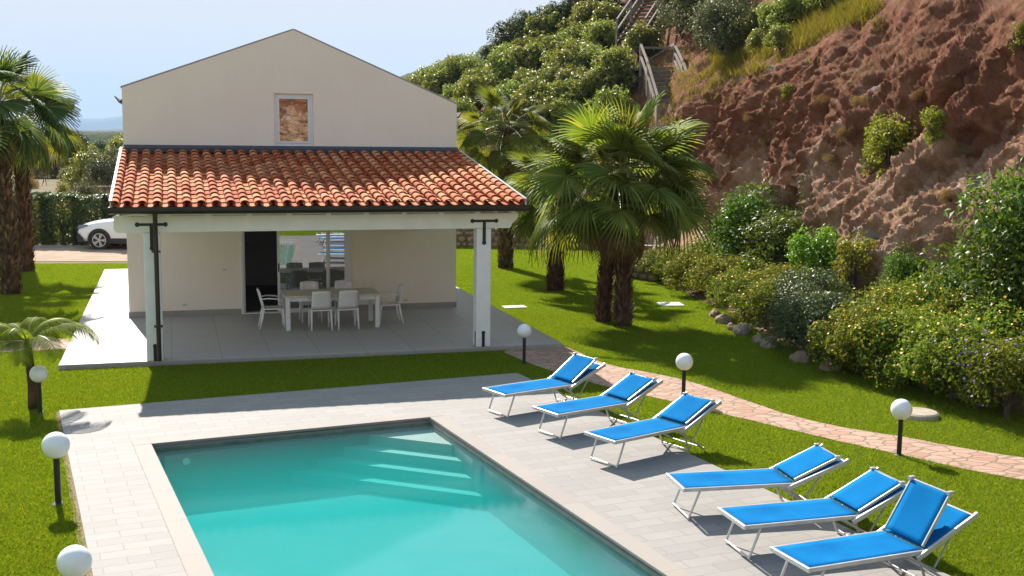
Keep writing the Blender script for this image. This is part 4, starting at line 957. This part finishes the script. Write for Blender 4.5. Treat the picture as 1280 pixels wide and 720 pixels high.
hp('loquat', 800, 78, .9, 'shrub', 'green broad-leaved bush between the two flights of the stairway', 'shrub', None)
hp('loquat', 768, 120, 1.1, 'shrub', 'green broad-leaved bush crowding the left handrail of the stairway', 'shrub', None)
for oi, (px, py, s) in enumerate(sorted(((925,60,1.1),(945,52,1.0),(965,48,1.1),(985,42,1.2),(1005,30,1.0),(1030,22,1.3),(1055,8,1.2),(1010,8,1.2),(1075,-6,1.0),(950,70,.8),(975,66,.8)))):
    hp('loquat', px, py, s*.62, 'shrub', 'pale green shrub above the red earth cliff, %s from the left' % ORD[oi], 'shrub', 'shrubs above the cliff')
for px, py, s, lab in ((1112,205,1.05,'tall yellow-green bush hanging on the cliff face, largest there'),(1100,180,.7,'yellow-green sprig above the large yellow bush on the cliff'),(1168,165,.5,'small yellow bush high on the pale rock of the cliff'),
                  (1125,175,.5,'thin yellow plant between the two yellow bushes on the cliff'),(1278,50,.4,'small green tuft at the right edge near the top of the cliff'),(985,118,.35,'tiny dry bush on the upper left of the red cliff')):
    hp('yellow', px, py, s*1.15, 'cliff_bush', lab, 'shrub', None, sz=s*1.3, zoff=-.9*s)
for oi, (px, py, s) in enumerate(sorted(((1060,170,.3),(1040,200,.25),(1030,130,.3),(1150,120,.25),(940,150,.3),(960,180,.3),(1075,130,.28),(1210,190,.25),(1190,250,.3)))):
    hp('dry', px, py, s, 'dry_plant', 'small dry weed clinging to the bare cliff face, %s from the left' % ORD[oi], 'plant', 'dry weeds on the cliff', zoff=-.1)
# lower slope behind the palms: scrub under the fruit trees
for i in range(46):
    px, py = rr.uniform(575,860), rr.uniform(170,285)
    if 800 < px and py < 175: continue
    q = hillpt(px, py)
    if q is None: continue
    plant(rr.choice(['dark','olive','dry','hedge','loquat']), q, rr.uniform(.4,.75), 'slope_shrub', 'scrubby bush on the shaded lower slope behind the fan palms', 'shrub', 'scrub on the lower slope', zoff=-.25)

# ------------------------------------------------------------------ planted bed at the cliff foot
def gp(k, px, py, s, name, label, cat, group=None, sz=None, zoff=0, z=0): return plant(k, G(px, py, z), s, name, label, cat, group, sz, zoff)
LG = 'lantana shrubs of the long bed'
for oi, (px, py, s, sz) in enumerate(sorted(((826,352,.85,.85),(850,356,.95,.95),(872,368,.95,1.0),(880,350,.95,1.0),(900,378,.95,1.0),(915,362,1.0,1.05),(928,396,.95,.95),(948,380,1.0,1.05),(958,412,.95,.95),(975,400,1.0,1.1),(905,340,.9,.9)))):
    gp('lantana', px, py, s*1.1, 'lantana', 'low leafy lantana, %s from the garden steps in the left half of the bed' % ORD[oi], 'shrub', LG, sz*.98)
for oi, (px, py, s, sz) in enumerate(((1000,432,1.1,1.15),(1022,448,1.05,1.15),(1045,455,1.05,1.2),(1012,420,1.1,1.3))):
    gp('hedge', px, py, s*.8, 'shade_toned_shrub', 'dense shrub, shade painted into leaves, in mid bed, ' + ('leftmost at the rocks','middle one at the rocks','rightmost at the rocks','behind the others')[oi], 'shrub', 'shade-toned shrubs in the middle of the bed', sz*.62, -.1)  # darker hedge leaves used here to stand for the shade on these shrubs
for oi, (px, py, s, sz) in enumerate(((1072,466,.95,1.0),(1098,474,1.0,1.1),(1128,482,1.0,1.1),(1158,490,1.0,1.1),(1190,500,1.0,1.1),(1110,452,1.0,1.25),(1140,460,1.0,1.3),(1172,466,1.0,1.3),(1205,478,1.0,1.3),(1235,490,1.0,1.3),(1150,438,1.0,1.3),(1190,446,1.0,1.35))):
    gp('lantana', px, py, s*1.03, 'lantana', ('yellow-dotted lantana, %s from the shade-toned shrubs at the lawn edge' % ORD[oi]) if oi < 5 else ('yellow-dotted lantana, %s from the left behind the lawn edge row' % ORD[oi-5]), 'shrub', LG, sz)
for px, py, s, sz, lab in ((1222,512,.9,1.1,'lantana with purple flowers, left of the two at the lawn edge'),(1258,524,.85,1.05,'lantana with purple flowers at the right end of the bed')):
    gp('lantana_purple', px, py, s, 'lantana', lab, 'shrub', None, sz)
gp('citrus', 938, 366, 1.25, 'citrus_tree', 'large bright green citrus tree in front of the cliff, the tallest one left of centre', 'tree', None, 1.5, .0)
gp('citrus', 972, 376, 1.35, 'citrus_tree', 'round deep green citrus tree touching the tallest one on its right', 'tree', None, 1.15, -.1)
gp('bright', 1025, 395, .9, 'young_tree', 'airy young tree with light green leaves right of the citrus trees', 'tree', None, 1.12, .1)
gp('hedge', 1052, 372, .9, 'climbing_shrub', 'dark shrub with grey-green leaves against the cliff behind the young tree', 'shrub', None, 1.1, .5)
gp('olive', 1045, 375, 1.0, 'climbing_shrub', 'grey-green creeper growing on the cliff above the young tree', 'shrub', None, 1.1, 1.1)
gp('yellow', 1062, 415, 1.1, 'yellow_shrub', 'yellow-leaved shrub leaning over the shade-toned shrubs of the bed', 'shrub', None, 1.2, .35)
hp('citrus', 1127, 398, .6, 'columnar_shrub', 'narrow dark upright shrub between two rock buttresses of the cliff', 'shrub', None, .78, -.15)
hp('bright', 1172, 400, .45, 'young_shrub', 'small light green shrub at the cliff foot beside the dark column', 'shrub', None, .45, -.1)
gp('dry', 1165, 428, .6, 'dry_shrub', 'brownish withered shrub at the cliff foot above the lantanas', 'shrub', None, .6, .5)
for px, py, s, sz, zo, lab in ((1245,470,1.35,1.75,.0,'big dark fruit tree at the right edge of the picture, its left crown'),(1290,470,1.6,2.2,0,'big dark fruit tree cut off by the right edge of the picture'),(1215,452,.8,1.1,.2,'lower dark bush tucked under the left side of the big fruit tree')):
    gp('citrus', px, py, s, 'fruit_tree', lab, 'tree', None, sz*.82, zo)

# ------------------------------------------------------------------ left background: hedge, car, scrub
HG = 'tall clipped hedge row behind the driveway'
for i in range(13):
    x = -24+i*1.16; t = plant('hedge_box', (x, 42.7+rr.uniform(-.04,.04), 0), 1.0, 'hedge_shrub', 'clipped dark green shrub of the hedge row behind the driveway, %s from the left' % ORD[i], 'shrub', HG, 1.0)
    t.rotation_euler = (0,0,rr.choice([0,math.pi])); t.scale = (1,1,rr.uniform(.97,1.03))
for i in range(60):
    px = rr.uniform(-60,165); D = rr.choice([52,60,70,85,105,135,175,230]); q = YD(px, 200, D); q.z = 0
    k = rr.choice(['olive','loquat','dry','yellow','olive','dry','dark'])
    plant(k, q, rr.uniform(.7,1.15)*(1 if D < 90 else 1.5), 'field_bush', 'rough bush in the uncultivated field beyond the hedge', 'shrub', 'bushes in the field beyond the hedge', rr.uniform(.8,1.1)*(1 if D < 90 else 1.35), -.2)
for px, D, s, k, lab in ((112,75,1.9,'loquat','light green tree beyond the hedge, below the blue mountains'),(140,62,1.9,'olive','feathery olive-grey tree beyond the hedge next to the house wall'),(126,66,1.1,'yellow','yellowish bush between the two trees beyond the hedge'),
                      (95,95,2.2,'dark','dark tree on the horizon left of the light green tree'),(150,90,2.3,'loquat','tall green tree just left of the house on the horizon')):
    q = YD(px, 200, D); q.z = 0; plant(k, q, s*.8, 'field_tree', lab, 'tree', None, s*.85, -.1)
rubble_wall('field_wall', 'low grey stone field wall beyond the hedge', YD(95,240,58)*1.0+Vector((0,0,0)) if False else Vector((YD(95,200,58).x,58,0)), Vector((YD(175,200,60).x,60,0)), 1.5, .4, 9)

# car
CARP = simple('car_paint', (.80,.80,.80), (.79,.79,.79), 1, .22, spec=.6); CARP.node_tree.nodes['Principled BSDF'].inputs['Coat Weight'].default_value = .6
CLAD = simple('dark_cladding', (.03,.03,.032), None, 4, .6); RUB = simple('tyre_rubber', (.02,.02,.02), None, 5, .85); CGL = simple('car_glass', (.02,.03,.04), None, 2, .05, spec=.8); HEAD = simple('headlight_glass', (.25,.28,.32), (.05,.06,.08), 25, .1, spec=.8)
car = thing('parked_car', 'white sport utility car with dark wheel arches parked on the driveway', 'car', (0,0,0))
wc = G(124.5, 312.6); car.location = (wc.x-.90, wc.y+.92, .012)          # local x runs from the nose to the tail, y across
def loft(stn, mat, name, parent, sub=1):
    m = MB(); n = len(stn[0][1]); vs = [(x, p[0], p[1]) for x, sec in stn for p in sec]
    fs = [(i*n+k, i*n+(k+1)%n, (i+1)*n+(k+1)%n, (i+1)*n+k) for i in range(len(stn)-1) for k in range(n)] + [tuple(range(n)), tuple((len(stn)-1)*n+k for k in range(n-1,-1,-1))]
    m.add(vs, fs); o = m.build(name, mat, parent, smooth=True)
    md = o.modifiers.new('sub', 'SUBSURF'); md.levels = md.render_levels = 2; return o
def sec(hw, zb, zt, cr=.1, sh=.12, sw=.05):   # half width, bottom, top, crown, shoulder
    pts = [(hw-sw*2, zb),(hw, zb+.10),(hw+.01,(zb+zt)/2),(hw-.02, zt-sh),(hw-.14, zt-.015),(hw*.45, zt+cr*.5),(0, zt+cr*.6)]
    return pts+[(-a, b) for a, b in reversed(pts[:-1])]
body = loft([(.0,sec(.62,.40,.72,.02)),(.06,sec(.74,.30,.80,.03)),(.22,sec(.84,.24,.90,.05)),(.6,sec(.90,.24,.99,.06)),(1.0,sec(.91,.24,1.05,.06)),(1.35,sec(.91,.24,1.10,.05)),(2.2,sec(.91,.24,1.12,.02)),(3.4,sec(.91,.24,1.13,.02)),(4.1,sec(.89,.26,1.10,.02)),(4.38,sec(.82,.32,1.02,.02)),(4.45,sec(.72,.42,.9,.02))], CARP, 'body', car)
def gsec(w0, w1, z0_, z1_): 
    pts = [(w0, z0_),((w0+w1)/2+.02,(z0_+z1_)/2),(w1, z1_-.04),(w1-.12, z1_),(0, z1_+.02)]; return pts+[(-a, b) for a, b in reversed(pts[:-1])]
loft([(1.30,gsec(.80,.76,1.04,1.10)),(1.55,gsec(.81,.72,1.04,1.27)),(2.0,gsec(.82,.66,1.04,1.56)),(2.7,gsec(.82,.66,1.04,1.60)),(3.7,gsec(.81,.64,1.04,1.55)),(4.25,gsec(.76,.62,1.0,1.2)),(4.3,gsec(.74,.6,1.0,1.1))], CGL, 'windows', car)
loft([(2.0,[(.62,1.565),(.3,1.61),(0,1.62),(-.3,1.61),(-.62,1.565),(-.6,1.55),(.6,1.55)]),(2.8,[(.64,1.61),(.3,1.65),(0,1.66),(-.3,1.65),(-.64,1.61),(-.6,1.58),(.6,1.58)]),(3.9,[(.6,1.53),(.3,1.57),(0,1.58),(-.3,1.57),(-.6,1.53),(-.56,1.5),(.56,1.5)])], CARP, 'roof_panel', car)
for s in (-1, 1):
    for x in (1.30, 2.02): m = MB(); m.bar((x, s*.79, 1.09), (x+.72 if x < 1.5 else x+.02, s*(.70), 1.56), .05, .06); m.build('window_pillar', CARP if x < 1.5 else CLAD, car)
for wx in (.90, 3.55):
    for s in (-1, 1):
        w = bpy.data.objects.new('wheel', None); COL.objects.link(w); w.parent = car; w.location = (wx, s*.80, .345)
        def disc(r0, r1, ya, yb, mat, nm, n=36):
            m = MB(); pr_ = [(r0,ya),(r1,ya),(r1,yb),(r0,yb)]; vs = [(r*math.cos(2*math.pi*k/n), s*y, r*math.sin(2*math.pi*k/n)) for r, y in pr_ for k in range(n)]
            m.add(vs, [(i*n+k, i*n+(k+1)%n, ((i+1)%4)*n+(k+1)%n, ((i+1)%4)*n+k) for i in range(4) for k in range(n)]); return m.build(nm, mat, w, bevel=.02 if 'tyre' in nm else 0)
        disc(.245, .345, -.10, .135, RUB, 'tyre'); disc(.001, .25, .0, .05, CLAD, 'hub_back')
        m = MB()
        for k in range(5):
            for e in (-.16,.16): a_ = 2*math.pi*k/5; m.bar((.05*math.cos(a_), s*.125, .05*math.sin(a_)), (.235*math.cos(a_+e), s*.12, .235*math.sin(a_+e)), .035, .045, (0,1,0))
        n = 36; vs = [(r*math.cos(2*math.pi*k/n), s*y, r*math.sin(2*math.pi*k/n)) for r, y in ((.225,.13),(.25,.13),(.25,.06),(.225,.06)) for k in range(n)]
        m.add(vs, [(i*n+k, i*n+(k+1)%n, ((i+1)%4)*n+(k+1)%n, ((i+1)%4)*n+k) for i in range(4) for k in range(n)]); m.tube([(0,s*.05,0),(0,s*.14,0)], .055, 16); m.build('rim', ALU, w)
        m = MB(); n = 22; vs = []
        for (r, y) in ((.36,.90),(.36,.935),(.425,.93),(.425,.90)):
            for k in range(n+1): a_ = math.pi*(-.10+1.20*k/n); vs.append((wx+r*math.cos(a_), s*y, .345+r*math.sin(a_)))
        m.add(vs, [(i*(n+1)+k, i*(n+1)+k+1, ((i+1)%4)*(n+1)+k+1, ((i+1)%4)*(n+1)+k) for i in range(4) for k in range(n)]); m.build('wheel_arch', CLAD, car)
        m = MB(); n = 30; vs = [(wx, s*.914, .345)] + [(wx+.362*math.cos(2*math.pi*k/n), s*.914, .345+.362*math.sin(2*math.pi*k/n)) for k in range(n)]
        m.add(vs, [(0,1+k,1+(k+1)%n) for k in range(n)]); m.build('arch_shade_disc', CLAD, car)  # flat dark disc painted for the shade inside the uncut wheel arch
for s in (-1, 1):
    m = MB(); m.box(1.33, 3.12, s*.905-.03, s*.905+.03, .22, .42); m.build('sill_cladding', CLAD, car, bevel=.02)
    m = MB(); m.add([(.03,s*.66,.73),(.16,s*.835,.76),(.50,s*.905,.87),(.48,s*.875,.90),(.13,s*.76,.865),(.035,s*.6,.80)], [(0,1,2,3,4,5)]); o = m.build('headlight', HEAD, car); md = o.modifiers.new('th','SOLIDIFY'); md.thickness = .05; md.offset = 0
    m = MB(); m.add([(.10,s*.83,.60),(.30,s*.90,.40),(.34,s*.905,.27),(.10,s*.82,.30),(.05,s*.78,.42)], [(0,1,2,3,4)]); o = m.build('fog_intake', CLAD, car); md = o.modifiers.new('th','SOLIDIFY'); md.thickness = .04; md.offset = 0
    m = MB(); m.bar((1.62,s*.88,1.14),(1.66,s*1.08,1.17),.16,.13); m.build('door_mirror', CARP, car, bevel=.03)
m = MB(); m.box(-.02,.05,-.55,.55,.50,.76); m.build('grille', CLAD, car, bevel=.02)
# ------------------------------------------------------------------ grass
def inpoly(X, Y, poly):
    r = np.zeros(len(X), bool); n = len(poly); j = n-1
    for i in range(n):
        xi, yi = poly[i]; xj, yj = poly[j]; c = ((yi > Y) != (yj > Y)) & (X < (xj-xi)*(Y-yi)/(yj-yi+1e-12)+xi); r ^= c; j = i
    return r
def blades(name, X, Y, Z, hgt, wid, mat, lean=.5):
    n = len(X); a = RNG.uniform(0, 2*math.pi, n); l = RNG.uniform(0, 2*math.pi, n); h = hgt*RNG.uniform(.6, 1.25, n); w = wid*RNG.uniform(.7, 1.3, n)/2
    base = np.stack([X, Y, Z], 1); dx = np.stack([np.cos(a)*w, np.sin(a)*w, np.zeros(n)], 1)
    tip = base + np.stack([np.cos(l)*h*lean, np.sin(l)*h*lean, h], 1)
    V = np.stack([base-dx, base+dx, tip], 1).reshape(-1,3); return np_mesh(name, V, np.arange(n*3).reshape(n,3), mat)
N0 = 1500000
D_ = 7.5 + (27-7.5)*RNG.random(N0)**1.15; ax_ = RNG.uniform(-.52, .50, N0); X = D_*ax_; Y = D_
lawnp = lawn_outer; mk = inpoly(X, Y, lawnp)
p2 = np.array(PM.inverted().to_3x3())[:2,:2] @ np.stack([X-PO.x, Y-PO.y]); h2 = np.array(HM.inverted().to_3x3())[:2,:2] @ np.stack([X-HO.x, Y-HO.y])
mk &= ~((p2[0] > DX0-.08*RNG.random(N0)**1.0) & (p2[0] < DX1+.0) & (p2[1] < DY1+.0) & (p2[1] > -12))
mk &= ~((h2[0] > -1.03) & (h2[0] < 8.45) & (h2[1] > -5.22) & (h2[1] < 9.75))
mk &= ~inpoly(X, Y, path_poly)
sp_ = [(HM @ Vector((a, b, 0))).to_2d() for a, b in ((-12,-3.9),(-1.04,-3.1),(-1.04,-1.85),(-12,-2.2))]; mk &= ~inpoly(X, Y, [tuple(p) for p in sp_])
X, Y = X[mk], Y[mk]; g0 = None
Xf = RNG.uniform(-16, 6, 420000); Yf = RNG.uniform(26.5, 43, 420000); mf = inpoly(Xf, Yf, lawnp)
h2 = np.array(HM.inverted().to_3x3())[:2,:2] @ np.stack([Xf-HO.x, Yf-HO.y]); mf &= ~((h2[0] > -1.03) & (h2[0] < 8.45) & (h2[1] > -5.22) & (h2[1] < 9.75)); X = np.concatenate([X, Xf[mf]]); Y = np.concatenate([Y, Yf[mf]])
g1 = blades('lawn_grass', X, Y, np.full(len(X), .004), .032, .009, GRASS, .8); tag(g1, 'short mown green lawn grass', 'grass', kind='stuff')
# weeds and tall grass on the shelf above the cliff and between shrubs
Xs, Ys, Zs = [], [], []
def tuft_strip(n, fx):
    for _ in range(n):
        px, py = fx(); q = hillpt(px, py)
        if q is None or noise.noise(q*.8) < -.12: continue
        Xs.append(q.x); Ys.append(q.y); Zs.append(q.z-.02)
def f1():
    f = rr.random(); px = 872+f*225; return px+rr.uniform(-10,10), 102-f*92+rr.gauss(0,1)*(6+9*abs(math.sin(f*23)))-6
def f2(): px = rr.uniform(560,870); return px, rr.uniform(60,215)
def f3(): f = rr.random(); return 900+f*190, 70-f*80+rr.uniform(-22,12)
tuft_strip(1500, f1); n1 = len(Xs); tuft_strip(1500, f3); tuft_strip(1800, f2)
k = 16; X = np.repeat(Xs, k)+RNG.normal(0,.14,len(Xs)*k); Y = np.repeat(Ys, k)+RNG.normal(0,.14,len(Xs)*k); Z = np.repeat(Zs, k)-.03
HG_ = leafmat('wild_grass', [(.09,.11,.02),(.15,.17,.03),(.24,.22,.07),(.10,.14,.02)], .4, .8, .1)
g2 = blades('hill_grass', X, Y, Z, .28, .022, HG_, .8); tag(g2, 'wild yellow-green grass and weeds on the hillside above the cliff', 'grass', kind='stuff')
X = RNG.uniform(-26,-3,9000); Y = 43.6+RNG.random(9000)**1.5*40
g3 = blades('field_grass', np.repeat(X, 12)+RNG.normal(0,.25,108000), np.repeat(Y, 12)+RNG.normal(0,.25,108000), np.zeros(108000), .5, .05, LM['dry'], .6); tag(g3, 'dry field grass beyond the hedge', 'grass', kind='stuff')

# ------------------------------------------------------------------ air
hz = NT('air_haze'); hz.n.remove(hz.b); pv = hz.new('ShaderNodeVolumePrincipled'); pv.inputs['Color'].default_value = (.48,.70,1,1); pv.inputs['Density'].default_value = .00011
hz.l.new(pv.outputs[0], hz.out.inputs['Volume'])
m = MB(); m.box(-9000, 12000, -200, 12500, -2.5, 520); o = m.build('haze', hz.m); tag(o, kind='stuff')
